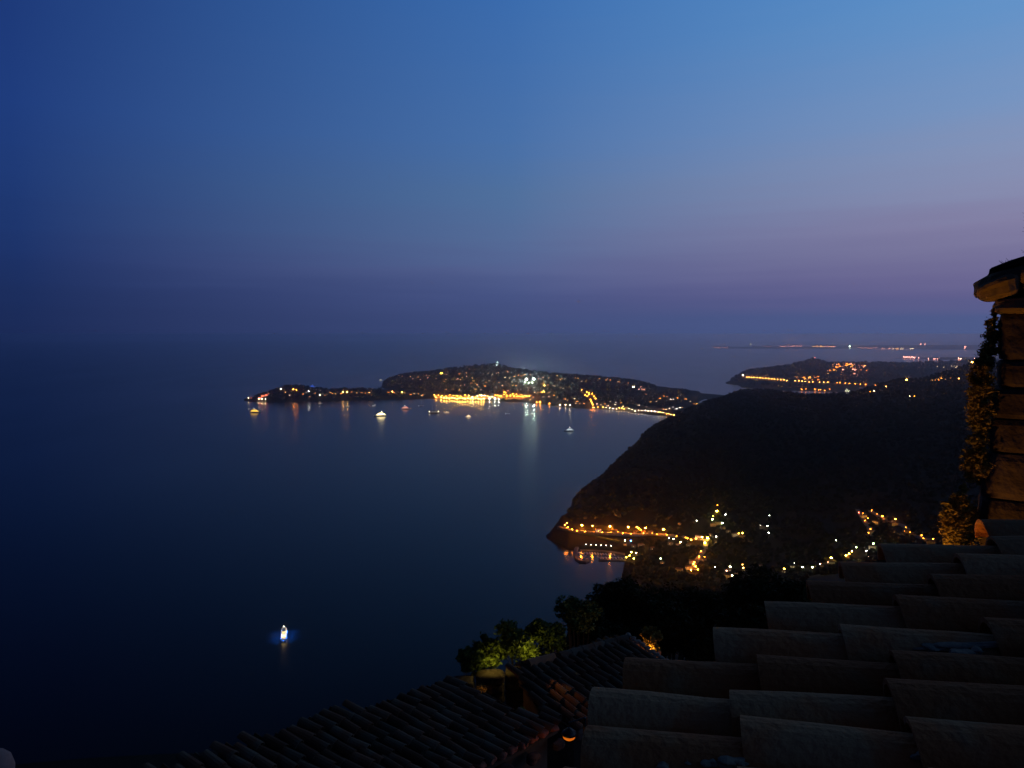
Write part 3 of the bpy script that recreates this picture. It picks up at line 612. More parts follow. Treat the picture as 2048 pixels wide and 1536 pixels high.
# ------------------------------------------------------------ the little harbour town below
tp = lambda pts: [ground(x, y, 0, NEARB) for x, y in pts]
def ribbon(name, pts, width, m, lift, kind='structure', label=None):
    P = [p for p in tp(pts) if p is not None]; Q = []
    for a, b in zip(P, P[1:]):
        k = max(1, int((b - a).length / 5)); Q += [a.lerp(b, i / k) for i in range(k)]
    Q.append(P[-1]); n_ = len(Q)
    z = np.array([zat(p.x, p.y, NEARB) for p in Q]); kern = np.ones(7) / 7; z = np.convolve(np.pad(z, 3, 'edge'), kern, 'valid')
    a = MB(); L = []; 
    for i, p in enumerate(Q):
        t_ = (Q[min(i + 1, n_ - 1)] - Q[max(i - 1, 0)]); t_.z = 0; t_.normalize(); nn = Vector((-t_.y, t_.x, 0))
        L.append((p + nn * width / 2, p - nn * width / 2, z[i] + lift))
    vs = []
    for l_, r_, zz_ in L: vs += [(l_.x, l_.y, zz_), (r_.x, r_.y, zz_), (l_.x, l_.y, zz_ - 6), (r_.x, r_.y, zz_ - 6)]
    fs = []
    for i in range(n_ - 1):
        o = 4 * i; fs += [(o, o + 1, o + 5, o + 4), (o + 1, o + 3, o + 7, o + 5), (o + 2, o, o + 4, o + 6)]
    a.add(vs, fs, m); tag(a.build(name), label, None, None, kind); return Q
ribbon('coast_road', Z4([(240, 300), (265, 305), (330, 328), (420, 343), (500, 346), (620, 350), (740, 356), (860, 362), (960, 362), (1060, 366), (1160, 374), (1250, 384), (1340, 400), (1420, 410), (1450, 425)]), 11, M_road, 1.6)
ribbon('side_road', Z4([(1440, 425), (1440, 460), (1425, 500), (1395, 540), (1370, 580), (1340, 620), (1360, 655)]), 9, M_road, 1.5)
ribbon('beach_path', Z4([(430, 356), (520, 372), (600, 392), (680, 410), (730, 425)]), 7, mat('green_path', (.10, .16, .05), .9), 1.2)  # path surface in one even green
ribbon('hill_road', Z5([(880, 160), (910, 210), (945, 265), (975, 300), (985, 350)]), 8, M_road, 1.4)
ribbon('upper_road', Z5([(990, 175), (1040, 205), (1090, 245), (1180, 262), (1250, 290), (1310, 340), (1390, 385), (1450, 412), (1520, 402)]), 8, M_road, 1.4)
T1 = 'orange street lamp along the coast road above the small harbour'
for x, y, st, r in Z4([(425, 288, 900, 1.3), (512, 292, 1000, .85), (655, 297, 1300, 1.3), (805, 303, 500, 1.4), (875, 300, 150, 1.1), (888, 312, 120, 1.1), (945, 310, 300, 1.4), (908, 325, 90, 1.0), (1092, 322, 300, 1.6)]):
    lamp(x, y, ORANGE, st, r, 9, T1, 'orange lamps along the coast road', NEARB)
for x, y, st in Z4([(283, 284, 520), (300, 270, 620), (310, 305, 420), (345, 322, 260), (385, 334, 160), (450, 340, 160), (590, 345, 160), (760, 352, 160), (830, 356, 160), (930, 352, 260), (1040, 362, 120), (1120, 368, 90), (1200, 376, 90), (1275, 388, 120), (560, 335, 60), (720, 342, 60), (1000, 352, 50)]):
    lamp(x, y, ORANGE, st, .55, 5, 'low orange fill lamp beside the coast road on the headland', 'low fill lamps beside the coast road', NEARB)  # mostly added as fill, to make the road glow orange
for x, y, c, st, r in Z4([(1320, 408, ORANGE, 130, 1.3), (1360, 398, ORANGE, 90, 1.2), (1410, 385, AMBER, 110, 1.2), (1455, 393, YEL, 170, 1.9), (1432, 430, YEL, 150, 1.7), (1290, 395, ORANGE, 70, 1.0)]):
    lamp(x, y, c, st, r, 6, 'bright yellow lamp around the road junction right of the harbour', 'lamps around the road junction', NEARB)
for x, y, st, r in Z4([(1400, 500, 70, 1.1), (1385, 545, 90, 1.2), (1345, 590, 90, 1.2), (1338, 605, 120, 1.4), (1318, 655, 130, 1.5), (1355, 625, 150, 1.5), (1375, 650, 110, 1.3), (1430, 545, 50, .9)]):
    lamp(x, y, ORANGE, st * 1.6, r * .7, 4.5, 'orange lamp on the side road dropping toward the dark trees', 'lamps on the side road', NEARB)
for x, y, c, st, r in Z4([(778, 412, WARM, 70, 1.1), (825, 415, BLUE, 60, 1.1), (1138, 392, WHITE, 50, .8), (1175, 400, WHITE, 50, .8), (1235, 425, WARM, 70, 1.2), (712, 485, YEL, 120, 1.5), (830, 508, YEL, 110, 1.3), (868, 515, WARM, 80, 1.2), (850, 560, YEL, 90, 1.2), (790, 550, YEL, 60, 1.0), (815, 535, YEL, 70, 1.1)]):
    lamp(x, y, c, st, r, 5, 'blue lamp among the houses just above the small harbour' if c == BLUE else 'pale yellow lamp around the small harbour and its beach', None if c == BLUE else 'pale lamps around the small harbour', NEARB)
GR = (.75, 1, .45)
for x, y, c, st, r in Z4([(1365, 250, WHITE, 40, .9), (1600, 200, WHITE, 40, 1.0), (1530, 172, YEL, 90, 2.0), (1495, 240, GR, 50, 1.3), (1575, 270, GR, 60, 1.4), (1535, 122, ORANGE, 30, .9), (1500, 212, YEL, 30, .9), (1740, 353, YEL, 40, 1.4), (1710, 355, YEL, 30, 1.1), (1525, 380, WHITE, 30, 1.1), (1890, 290, WHITE, 16, .9), (1945, 293, WHITE, 30, 1.0), (1955, 350, WHITE, 60, .9), (1960, 208, WHITE, 24, .8)]):
    lamp(x, y, c, st, r, 5, 'pale garden lamp on the lower slope of the dark hill', 'garden lamps on the dark hill', NEARB)
for x, y, c, st, r in Z4([(1625, 698, WARM, 100, 1.0), (1657, 698, WARM, 80, .9), (1722, 690, WARM, 110, 1.1), (1747, 637, AMBER, 60, .9), (1740, 610, AMBER, 30, .8), (1640, 628, GR, 50, 1.3), (1070, 560, GR, 26, 1.1), (1610, 660, PINK, 12, 1.2), (1515, 630, WHITE, 12, .9)]):
    lamp(x, y, c, st, r, 4, 'pale lamp at the edge of the town just above the dark treetops', 'town lamps above the treetops', NEARB)
for x, y, c, st, r in Z5([(890, 185, RED, 60, .9), (925, 190, ORANGE, 40, .7), (965, 232, ORANGE, 90, .8), (940, 250, ORANGE, 60, .8), (995, 168, ORANGE, 70, .9), (1085, 214, ORANGE, 150, 1.3), (1190, 237, ORANGE, 150, 1.3), (1040, 195, ORANGE, 30, .8), (1265, 330, ORANGE, 130, 1.4), (1275, 305, ORANGE, 40, .8), (985, 320, ORANGE, 60, 1.0), (970, 350, ORANGE, 50, 1.0), (1405, 370, ORANGE, 50, 1.0), (1450, 408, ORANGE, 90, 1.2), (1500, 400, ORANGE, 60, 1.0), (1420, 395, ORANGE, 50, .8), (1310, 345, ORANGE, 30, .8)]):
    lamp(x, y, c, st * 1.3, r * .6, 5, 'orange lamp along the winding road on the slope at the right', 'lamps along the winding slope road', NEARB)
for x, y, c, st, r in Z5([(1167, 465, WARM, 120, .9), (1128, 490, WARM, 110, .9), (1158, 485, WARM, 70, .8), (1070, 458, GR, 60, .9), (1010, 438, GR, 50, .9), (952, 498, WHITE, 100, .8), (975, 548, WHITE, 40, .7), (665, 555, AMBER, 170, 1.2), (575, 605, PINK, 50, .8), (510, 632, (.8, 1, .2), 120, 1.1), (835, 500, AMBER, 110, .9), (810, 520, AMBER, 100, .9), (785, 535, YEL, 110, 1.1), (775, 605, GR, 30, 1.4), (365, 598, WHITE, 24, .9), (280, 645, YEL, 26, 1.4), (430, 630, WHITE, 22, .9), (705, 412, WHITE, 26, .8), (520, 690, WHITE, 24, .7), (870, 468, GR, 30, .8), (640, 590, PINK, 24, .7)]):
    lamp(x, y, c, st, r, 4, 'pale lamp in the scattered houses between the treetops and the tiled roof', 'pale lamps above the tiled roof', NEARB)
hs = Z4([(560, 318), (700, 325), (860, 335), (930, 338), (990, 335), (780, 440), (850, 450), (910, 440), (1000, 470), (1150, 430), (1210, 440), (1300, 440), (1380, 370), (1480, 360), (1540, 260), (1580, 300), (1500, 270), (1740, 365), (1680, 352), (1620, 690), (1700, 680), (1760, 650), (1640, 645), (1350, 640), (1300, 620), (1420, 560), (1330, 575), (1225, 270), (1625, 330), (1220, 640), (1890, 610), (1080, 590)])
for i, (x, y) in enumerate(hs):
    villa(x, y, R.choice((0, 1, 2)), R.choice((AMBER, WARM)), R.choice((.3, .6, 1.4)), 'dim villa in the town around the small harbour', 'villas of the harbour town', NEARB, sc=.62)
hs = Z5([(930, 200), (990, 330), (970, 365), (1030, 250), (1100, 250), (1190, 262), (1250, 345), (1280, 320), (1400, 370), (1440, 395), (1480, 412), (1330, 350), (670, 580), (800, 540), (780, 610), (1000, 450), (1070, 470), (1150, 500), (280, 660), (350, 620), (100, 290), (130, 310), (1215, 385), (520, 650), (590, 620)])
for i, (x, y) in enumerate(hs):
    villa(x, y, R.choice((0, 1, 2)), R.choice((AMBER, WARM)), R.choice((.15, .5, 1.2)), 'villa beside the winding road on the slope at the right', 'villas on the slope at the right', NEARB, sc=.55)

# breakwater, quays
def path_solid(name, pts, w, z0, z1, m, label, cat):
    P = [on_sea(x, y) for x, y in pts]; a = MB(); vs = []; n_ = len(P)
    for i, p in enumerate(P):
        t_ = (P[min(i + 1, n_ - 1)] - P[max(i - 1, 0)]).normalized(); nn = Vector((-t_.y, t_.x, 0))
        for s_, k in ((1, 1.0), (-1, 1.0), (-1, 1.5), (1, 1.5)): q = p + nn * s_ * w / 2 * k; vs.append((q.x, q.y, z1 if k == 1.0 else z0))
    fs = []
    for i in range(n_ - 1):
        o = 4 * i; fs += [(o, o + 1, o + 5, o + 4), (o + 1, o + 2, o + 6, o + 5), (o + 3, o, o + 4, o + 7)]
    fs += [(0, 3, 2, 1), tuple(4 * (n_ - 1) + k for k in (0, 1, 2, 3))]
    a.add(vs, fs, m); o = a.build(name); return tag(o, label, cat)
path_solid('breakwater', [(1163, 1084), (1160, 1090), (1154, 1096), (1151, 1103), (1151, 1111), (1154, 1119), (1161, 1124), (1170, 1125), (1176, 1121)], 7, -4, 3, M_pale, 'curved pale breakwater hooking round the left side of the small harbour', 'breakwater')
path_solid('quay', [(1160, 1101), (1180, 1102), (1205, 1103), (1232, 1106), (1250, 1109)], 6, -3, 1.6, M_pale, 'long pale quay at the back of the small harbour', 'quay')
path_solid('pier', [(1197, 1121), (1215, 1121), (1240, 1121), (1262, 1122)], 5, -3, 1.6, M_pale, 'front pier of the small harbour with orange reflections below', 'pier')
def sea_lamp(px, py, c, st, r, h, label, group=None):
    P = on_sea(px, py + h * F * .93 / 1300)
    t = root('street_lamp', label, 'street lamp', (P.x, P.y, 1.5), 0, group)
    for nm, me in zip(('pole', 'lamp_globe', 'cap'), lamp_mesh(c, st, r, h)): link(nm, me, t)
sea_lamp(1162, 1115, ORANGE, 60, 1.2, 5, 'orange lamp on the end of the curved breakwater')
for k in range(6): sea_lamp(1172 + 10 * k, 1090 + k * .6, WHITE, 22, .7, 5, 'small white lamp in the row along the back quay of the harbour', 'white lamps on the back quay')

# ------------------------------------------------------------ boats
def hull_mb(L, B, hf, ha, m, draft=1.2, n=14, blunt=.62):
    a = MB(); vs = []; fs = []
    for i in range(n + 1):
        t = i / n; x = L * (t - .5); w = B / 2 * (min(1, .86 + .5 * t) if t < blunt else max(.02, math.cos((t - blunt) / (1 - blunt) * math.pi / 2) ** .7)); h = ha + (hf - ha) * t * t
        for yy, zz_ in ((w, h), (w * .93, h * .35), (w * .6, -draft), (-w * .6, -draft), (-w * .93, h * .35), (-w, h)): vs.append((x + (zz_ / h * .5 * t if h else 0) * 2, yy, zz_))
    for i in range(n):
        for j in range(5): o = 6 * i + j; fs.append((o, o + 1, o + 7, o + 6))
        fs.append((6 * i + 5, 6 * i, 6 * i + 6, 6 * i + 11))
    fs += [(5, 4, 3, 2, 1, 0), tuple(6 * n + k for k in range(6))]; a.add(vs, fs, m); return a
def deck_mb(x0, x1, w, z0, z1, m, rake=.8):
    a = MB(); h = z1 - z0; pts = []
    for x, y in ((x0, -w), (x1 - w, -w), (x1 - w * .35, -w * .75), (x1, -w * .3), (x1, w * .3), (x1 - w * .35, w * .75), (x1 - w, w), (x0, w)): pts.append((x, y))
    vs = [(x, y, z0) for x, y in pts] + [(x - (rake * h if x > x1 - w * 1.1 else 0), y * .95, z1) for x, y in pts]; k = len(pts)
    a.add(vs, [(i, (i + 1) % k, k + (i + 1) % k, k + i) for i in range(k)] + [tuple(range(k))[::-1], tuple(range(k, 2 * k))], m); return a
def motor_yacht(loc, heading, L, label, group=None, c=WARM, st=6.0, flood=14.0, hullm=None, blue=False, anchor=True):
    t = root('motor_yacht', label, 'yacht', (loc.x, loc.y, 0), heading, group); s_ = L / 50.0; B = L * .19
    hull_mb(L, B, 5.2 * s_, 3.6 * s_, hullm or M_white, 1.5).build('hull', t, smooth=False)
    dk = MB(); dk.box((-L * .06, 0, 3.75 * s_), (L * .8, B * .9, .12), M_teak); dk.build('deck', t)
    specs = [(-.40, .27, .40, 3.8, 6.6), (-.32, .19, .36, 6.9, 9.4), (-.22, .10, .27, 9.7, 11.8)]
    for i, (x0, x1, w, z0, z1) in enumerate(specs):
        o = deck_mb(x0 * L, x1 * L, w * B, z0 * s_, z1 * s_, M_white).build('deckhouse', t)
        o2 = deck_mb(x0 * L - .05, x1 * L + .06, w * B + .07, (z0 + .9) * s_, (z0 + 2.0) * s_, glow(c, st, False)).build('window', o)
        ov = deck_mb((x0 - .06) * L, (x1 - .02) * L, w * B + .5 * s_, z1 * s_, (z1 + .28) * s_, M_white, 0).build('roof', t)
        dl = MB()
        for sx in (-1, 1): dl.box(((x0 + x1) / 2 * L - .02 * L, sx * (w * B + .3 * s_), z1 * s_ - .12), ((x1 - x0) * .8 * L, .3 * s_, .22 * s_), glow(c, flood))
        dl.box(((x0 - .045) * L, 0, z1 * s_ - .12), (.6 * s_, w * B * 1.6, .22 * s_), glow(c, flood))
        dl.build('deck_light', t)
    a = MB(); a.tube((-.1 * L, 0, 12 * s_), (-.12 * L, 0, 17.5 * s_), .5 * s_, .2 * s_, M_white, 8); a.box((-.11 * L, 0, 14.5 * s_), (.5 * s_, 3.6 * s_, .3 * s_), M_white); a.build('mast', t)
    a = MB(); a.lathe((-.12 * L, 0, 17.5 * s_), [(.3 * s_, 0), (.5 * s_, .5 * s_), (.2 * s_, .9 * s_)], glow(WHITE, 30), 8); a.build('mast_lamp', t)
    a = MB()
    for k in range(12):
        for sx in (-1, 1): a.tube((L * (-.45 + k * .07), sx * B * .44 * min(1, 1.7 - k * .08), 3.9 * s_), (L * (-.45 + k * .07), sx * B * .44 * min(1, 1.7 - k * .08), 4.9 * s_), .06, .06, M_pole, 5)
    a.build('railing', t)
    if blue:
        for sx, xx in ((-1, -.3), (1, -.3), (-1, .15), (1, .15), (0, -.52)):
            a = MB(); a.lathe((xx * L, sx * B * .53, .3), [(.2, 0), (.35, .3), (.2, .6)], glow(BLUE, 8), 8); lo = a.build('hull_lamp', t)
            if sx:
                ld = bpy.data.lights.new('blue_pool_spot', 'SPOT'); ld.color = (.005, .17, 1); ld.energy = 170000; ld.shadow_soft_size = .6; ld.spot_size = math.radians(116); ld.spot_blend = 1  # unseen spot added above the water to make the blue pool
                q = bpy.data.objects.new('blue_pool_spot', ld); COL.objects.link(q); q.parent = t; q.location = (xx * L, sx * (B * .5 + 6), 12)
    return t
def sail_boat(loc, heading, L, label, group=None, masts=1, c=WARM, st=8.0, lamps=2):
    t = root('sailing_boat', label, 'boat', (loc.x, loc.y, 0), heading, group); s_ = L / 20.0; B = L * .24
    hull_mb(L, B, 1.9 * s_, 1.3 * s_, M_navy if masts > 1 else M_white, 1.0, blunt=.45).build('hull', t)
    deck_mb(-.25 * L, .18 * L, B * .27, 1.3 * s_, 2.2 * s_, M_white).build('cabin', t)
    mx = [.08] if masts == 1 else [.2, -.16]
    for x in mx:
        a = MB(); a.tube((x * L, 0, 1.5 * s_), (x * L, 0, L * (1.15 if masts == 1 else .85)), .16 * s_, .08 * s_, M_white, 6); a.box((x * L, 0, L * .65), (.1, 2.2 * s_, .1), M_white); a.build('mast', t)
        a = MB(); a.tube((x * L, 0, 3 * s_), (x * L - L * .33, 0, 3.1 * s_), .12 * s_, .1 * s_, M_white, 6); a.tube((x * L, 0, 3.3 * s_), (x * L - L * .31, 0, 3.4 * s_), .28 * s_, .18 * s_, M_pale, 8); a.build('boom', t)
    a = MB()
    for q0, q1 in (((mx[0] * L, 0, L * (1.1 if masts == 1 else .82)), (L * .5, 0, 1.9 * s_)), ((mx[-1] * L, 0, L * (1.1 if masts == 1 else .82)), (-L * .49, 0, 1.4 * s_))): a.tube(q0, q1, .03, .03, M_pole, 4)
    a.build('stay', t)
    for k in range(lamps):
        xx = (-.42, .40, 0, .2, -.2)[k] * L
        a = MB(); a.lathe((xx, 0, 2.3 * s_), [(.3 * s_, 0), (.7 * s_, .5 * s_), (.3 * s_, s_)], glow(c, st), 8); a.build('deck_lamp', t)
    return t
A0 = math.radians
motor_yacht(on_sea(568, 1270), A0(106), 40, 'brightly lit motor yacht seen from astern with blue light in the water', None, (1, .66, .24), 5, 11, blue=True)
motor_yacht(on_sea(511, 825), A0(-8), 62, 'yellow lit motor yacht at anchor below the red hotel', None, YEL, 3, 7)
motor_yacht(on_sea(760, 832), A0(205), 66, 'brightest yacht in the bay, all decks lit pale yellow', None, (1, .78, .34), 8, 22)
motor_yacht(on_sea(812, 818), A0(12), 56, 'pinkish lit motor yacht behind and right of the brightest yacht', None, PINK, 1.6, 4)
motor_yacht(on_sea(936, 834), A0(170), 32, 'small warm lit motor yacht anchored below the port', None, WARM, 3.5, 8)
motor_yacht(on_sea(1138, 862), A0(186), 44, 'white motor yacht alone in the bay near the dark hill', None, (.8, .92, 1), 1.2, 2.2)
motor_yacht(on_sea(1064, 829), A0(120), 28, 'dim motor yacht in the green white light path below the floodlights', None, WHITE, 1.5, 1.5)
motor_yacht(on_sea(893, 826), A0(178), 30, 'pale motor yacht just right of the dark two masted ship', None, WARM, 1.2, 2.5)
sail_boat(on_sea(868, 826), A0(4), 58, 'dark two masted ship with a pale lamp at each end', None, 2, WARM, 16, 2)
sail_boat(on_sea(842, 812), A0(20), 34, 'dim sailing boat with tall pale mast behind the two masted ship', None, 1, WHITE, 3, 1)
sail_boat(on_sea(1015, 828), A0(10), 26, 'dark sailing boat anchored before the right part of the port', None, 1, WHITE, 5, 1)
sail_boat(on_sea(695, 813), A0(50), 26, 'sailing boat anchored off the middle of the low spit', None, 1, WARM, 6, 2)
sail_boat(on_sea(642, 807), A0(30), 22, 'small sailing boat anchored nearer the red hotel off the spit', None, 1, WHITE, 5, 1)
sail_boat(on_sea(748, 812), A0(75), 34, 'tall masted sailing boat right behind the brightest yacht', None, 1, WHITE, 5, 2)
sail_boat(on_sea(501, 818), A0(30), 20, 'small sailing boat beside the yellow lit yacht', None, 1, WHITE, 10, 1)
motor_yacht(on_sea(626, 774), A0(0), 50, 'blue lit boat out at sea beyond the low spit', None, (.02, .12, 1), 1.6, 3)
motor_yacht(on_sea(762, 761), A0(0), 40, 'faint pale boat off the left tip of the cape hill', None, WHITE, 1, 1.5)
def small_boat(loc, heading, label, group, sc=1.0):
    t = root('moored_boat', label, 'boat', (loc.x, loc.y, 0), heading, group); t.scale = (sc, sc, sc)
    link('hull', SB[0], t); link('cabin', SB[1], t); link('windscreen', SB[2], t)
SB = [hull_mb(9, 3, 1.5, 1.0, M_white, .5).mesh('hull'), deck_mb(-2, 2, 1.1, 1.0, 2.0, M_white).mesh('cabin'), deck_mb(-.2, 2.1, .9, 2.0, 2.5, M_navy).mesh('windscreen')]
for k in range(12): small_boat(on_sea(1169 + k * 5.4, 1106.5 + k * .3), A0(90 + R.uniform(-8, 8)), 'white motor boat moored along the back quay of the small harbour', 'boats moored at the back quay', R.uniform(.8, 1.2))
for k in range(9): small_boat(on_sea(1200 + k * 6.2, 1116.5 + R.uniform(-.5, .5)), A0(-90 + R.uniform(-8, 8)), 'white motor boat moored behind the front pier of the small harbour', 'boats moored at the front pier', R.uniform(.8, 1.2))
for k in range(4): small_boat(on_sea(1158 + k * 3.5, 1106 + k * 2.4), A0(20 + R.uniform(-8, 8)), 'white motor boat moored inside the hook of the breakwater', 'boats inside the breakwater', R.uniform(.8, 1.1))

# ------------------------------------------------------------ woods, kept clear of lamps and houses
LA = np.array(LIT)
def free(p, r):
    v = Vector((p[0], p[1], p[2] + r - EYE)); f = v.y * CP - v.z * SP
    px = 1024 + F * v.x / f; py = 768 - F * (v.y * SP + v.z * CP) / f; rp = r * F / f
    d = np.hypot(LA[:, 0] - px, (LA[:, 1] - py) * 1.1)
    return not ((d < rp * 1.15 + 1.5) & (LA[:, 2] > p[1] - 15)).any()
rg = np.random.RandomState(11)
woods('hillside_woods', BV_NEAR, [p for p in scatter(BV_NEAR, 9000, 1140, 2050, 1440, 2950, rg, 9) + scatter(BV_NEAR, 2600, 1262, 2050, 700, 1440, rg, 5) + scatter(BV_NEAR, 160, 1252, 1330, 1150, 1330, rg, .5) if free(p, 4.5)], 3.0, 6.0, M_wood, rg)
woods('cape_woods', BV_CAPE, [p for p in scatter(BV_CAPE, 3600, 500, 1450, 3500, 6300, rg, 13) if free(p, 8)], 6, 11, M_wood, rg)
woods('far_headland_woods', BV_BOR, [p for p in scatter(BV_BOR, 1200, 1460, 1980, 5200, 7300, rg, 12) if free(p, 10)], 9, 15, M_wood, rg)


#FOREGROUND
# ------------------------------------------------------------ the village in front: tiled roofs, stone wall, plants
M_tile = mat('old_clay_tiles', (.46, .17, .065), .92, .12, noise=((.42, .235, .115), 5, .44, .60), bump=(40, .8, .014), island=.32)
def _tile():
    n = M_tile.node_tree.nodes; l = M_tile.node_tree.links; mr_ = [x for x in n if x.type == 'MAP_RANGE'][0]; nz_ = [x for x in n if x.type == 'TEX_NOISE'][0]
    g = n.new('ShaderNodeNewGeometry'); a_ = n.new('ShaderNodeMath'); a_.operation = 'MULTIPLY_ADD'; a_.inputs[1].default_value = .26; a_.inputs[2].default_value = -.13
    b_ = n.new('ShaderNodeMath'); b_.operation = 'ADD'; l.new(g.outputs['Random Per Island'], a_.inputs[0]); l.new(a_.outputs[0], b_.inputs[0]); l.new(nz_.outputs[0], b_.inputs[1]); l.new(b_.outputs[0], mr_.inputs[0])
_tile()
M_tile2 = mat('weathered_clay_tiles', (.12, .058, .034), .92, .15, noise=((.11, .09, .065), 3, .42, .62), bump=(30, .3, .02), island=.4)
M_mortar = mat('lichened_mortar', (.34, .28, .21), .95, .1, noise=((.16, .17, .15), 22, .4, .6), bump=(50, .5, .01))
M_stone = mat('old_stone', (.085, .062, .056), .95, .1, noise=((.05, .036, .03), 9, .4, .62), bump=(26, .7, .02), island=.22)
M_cope = mat('coping_stone', (.24, .16, .09), .95, .1, noise=((.15, .11, .07), 12, .4, .6), bump=(30, .7, .02))
M_house = mat('rough_render', (.09, .07, .05), .95, .1, noise=((.06, .048, .035), 2, .4, .6), bump=(8, .5, .03))
def poly_range(poly, a):
    bs = []
    for (a0, b0), (a1, b1) in zip(poly, poly[1:] + poly[:1]):
        if (a0 <= a < a1) or (a1 <= a < a0): bs.append(b0 + (b1 - b0) * (a - a0) / (a1 - a0))
    return (min(bs), max(bs)) if len(bs) >= 2 else None
def tile_roof(parent, P0, up, poly_px, pitch, tlen, r, m, seg=7, jit=.006, gap=.82, rng=None, slab=True, wall_to=None, stagger=None):
    rng = rng or np.random.RandomState(5); up = Vector(up).normalized(); h = Vector((up.y, -up.x, 0)).normalized()
    if h.y < 0: h = -h
    n = up.cross(h); n = n if n.z > 0 else -n
    pl = []
    for px, py in poly_px:
        d = ray(px, py); o = Vector((0, 0, EYE)); t = (P0 + n * (r * .8 + .03) - o).dot(n) / d.dot(n); q = o + d * t - P0; pl.append((q.dot(h), q.dot(up)))
    a0 = min(a for a, _ in pl); a1 = max(a for a, _ in pl); V = []; Fq = []
    def pt(a, b, c): return P0 + h * a + up * b + n * c
    def half(a, b0, b1, r0, r1, l0, l1, yaw, concave=False, th=.016, nl=3):
        base = len(V); ns = seg + 1
        for side in (0, 1):
            for j in range(nl + 1):
                t = j / nl; bb = b0 + (b1 - b0) * t; rr = r0 + (r1 - r0) * t - (th if side else 0); ll = l0 + (l1 - l0) * t; w = rng.randn() * .0012 * (r / .1)
                for i in range(ns):
                    an = math.radians(8 + 164 * i / seg); ca = math.cos(an) * (rr + w); sa = math.sin(an) * (rr + w) * (1.0)
                    V.append(pt(a + ca + yaw * (t - .5), bb, (ll - sa + .06) if concave else (ll + sa)))
        row = ns; blk = ns * (nl + 1)
        for side in (0, 1):
            for j in range(nl):
                for i in range(seg):
                    o = base + side * blk + j * row + i; f = (o, o + 1, o + row + 1, o + row); Fq.append(f if side == 0 else f[::-1])
        for j in (0, nl):
            for i in range(seg):
                o = base + j * row + i; Fq.append((o, o + blk, o + blk + 1, o + 1))
        for i in (0, seg):
            for j in range(nl):
                o = base + j * row + i; Fq.append((o, o + row, o + row + blk, o + blk))
    a = a0 + pitch * .5; k = 0
    while a < a1:
        rg_ = poly_range(pl, a)
        if rg_:
            b = rg_[0] + (rng.rand() * .08 - .01) * (tlen / .4); e = rg_[1]
            while b < e:
                L = tlen / gap; lift = .02 + rng.rand() * jit; rr = r * (1 + rng.randn() * .035)
                half(a + rng.randn() * jit, b, b + L, rr * 1.06, rr * .84, lift + .025, lift, rng.randn() * jit * 1.6); b += tlen * (1 + rng.randn() * .03)
        rg2 = poly_range(pl, a + pitch / 2)
        if rg2:
            b = rg2[0] + .05
            while b < rg2[1]:
                half(a + pitch / 2, b, b + tlen / gap, r * .86, r * .98, .012, -.006, 0, True); b += tlen
        a += pitch; k += 1
    me = np_mesh('tiles', [tuple(v) for v in V], Fq, m, False); sm = link('tiles', me, parent)
    me.polygons.foreach_set('use_smooth', [False] * len(me.polygons))
    inv = Matrix.Translation(parent.location).inverted()
    for v in me.vertices: v.co = inv @ v.co
    if slab:
        s_ = MB(); k = len(pl); top = [pt(a_, b_, -.03) for a_, b_ in pl]; bot = [pt(a_, b_, -.12) for a_, b_ in pl]
        s_.add([p - parent.location for p in top + bot], [tuple(range(k)), tuple(range(k, 2 * k))[::-1]] + [(i, (i + 1) % k, k + (i + 1) % k, k + i) for i in range(k)], M_house); s_.build('roof_deck', parent)
    if wall_to is not None:
        ca = sum(a_ for a_, _ in pl) / len(pl); cb = sum(b_ for _, b_ in pl) / len(pl); k = len(pl)
        ins = [(ca + (a_ - ca) * .93, cb + (b_ - cb) * .93) for a_, b_ in pl]; top = [pt(a_, b_, -.14) for a_, b_ in ins]; bot = [Vector((p.x, p.y, wall_to)) for p in top]
        s_ = MB(); s_.add([p - parent.location for p in top + bot], [(i, (i + 1) % k, k + (i + 1) % k, k + i) for i in range(k)], M_house); s_.build('wall', parent)
    return pl, pt
def hit_plane(px, py, P0, n): d = ray(px, py); return Vector((0, 0, EYE)) + d * ((P0 - Vector((0, 0, EYE))).dot(n) / d.dot(n))
_c = np.linspace(-1, 1, 7)
def stone(a, c, d, m, rng, e=5.0, amp=.05, rot=None):
    """a rounded block of stone with an uneven face"""
    V = []; Fq = []; n = len(_c)
    for ax in range(3):
        for s_ in (-1, 1):
            b = len(V)
            for u in _c:
                for w in _c:
                    p = [0, 0, 0]; p[ax] = s_; p[(ax + 1) % 3] = u; p[(ax + 2) % 3] = w; v = Vector(p)
                    k = (abs(v.x) ** e + abs(v.y) ** e + abs(v.z) ** e) ** (1 / e); v = v / k; V.append(v)
            for i in range(n - 1):
                for j in range(n - 1):
                    o = b + i * n + j; f = (o, o + n, o + n + 1, o + 1); Fq.append(f if s_ > 0 else f[::-1])
    ph = rng.rand(3) * 50; out = []
    for v in V:
        q = 1 + amp * (math.sin(3.1 * v.x + ph[0]) + math.sin(4.3 * v.y + ph[1] + v.x) + math.sin(3.7 * v.z + ph[2] + 2 * v.y)) / 1.6
        w = Vector((v.x * d[0] / 2 * q, v.y * d[1] / 2 * q, v.z * d[2] / 2 * q))
        if rot: w = rot @ w
        out.append(w + Vector(c))
    a.add(out, Fq, m)
rs = np.random.RandomState(21)
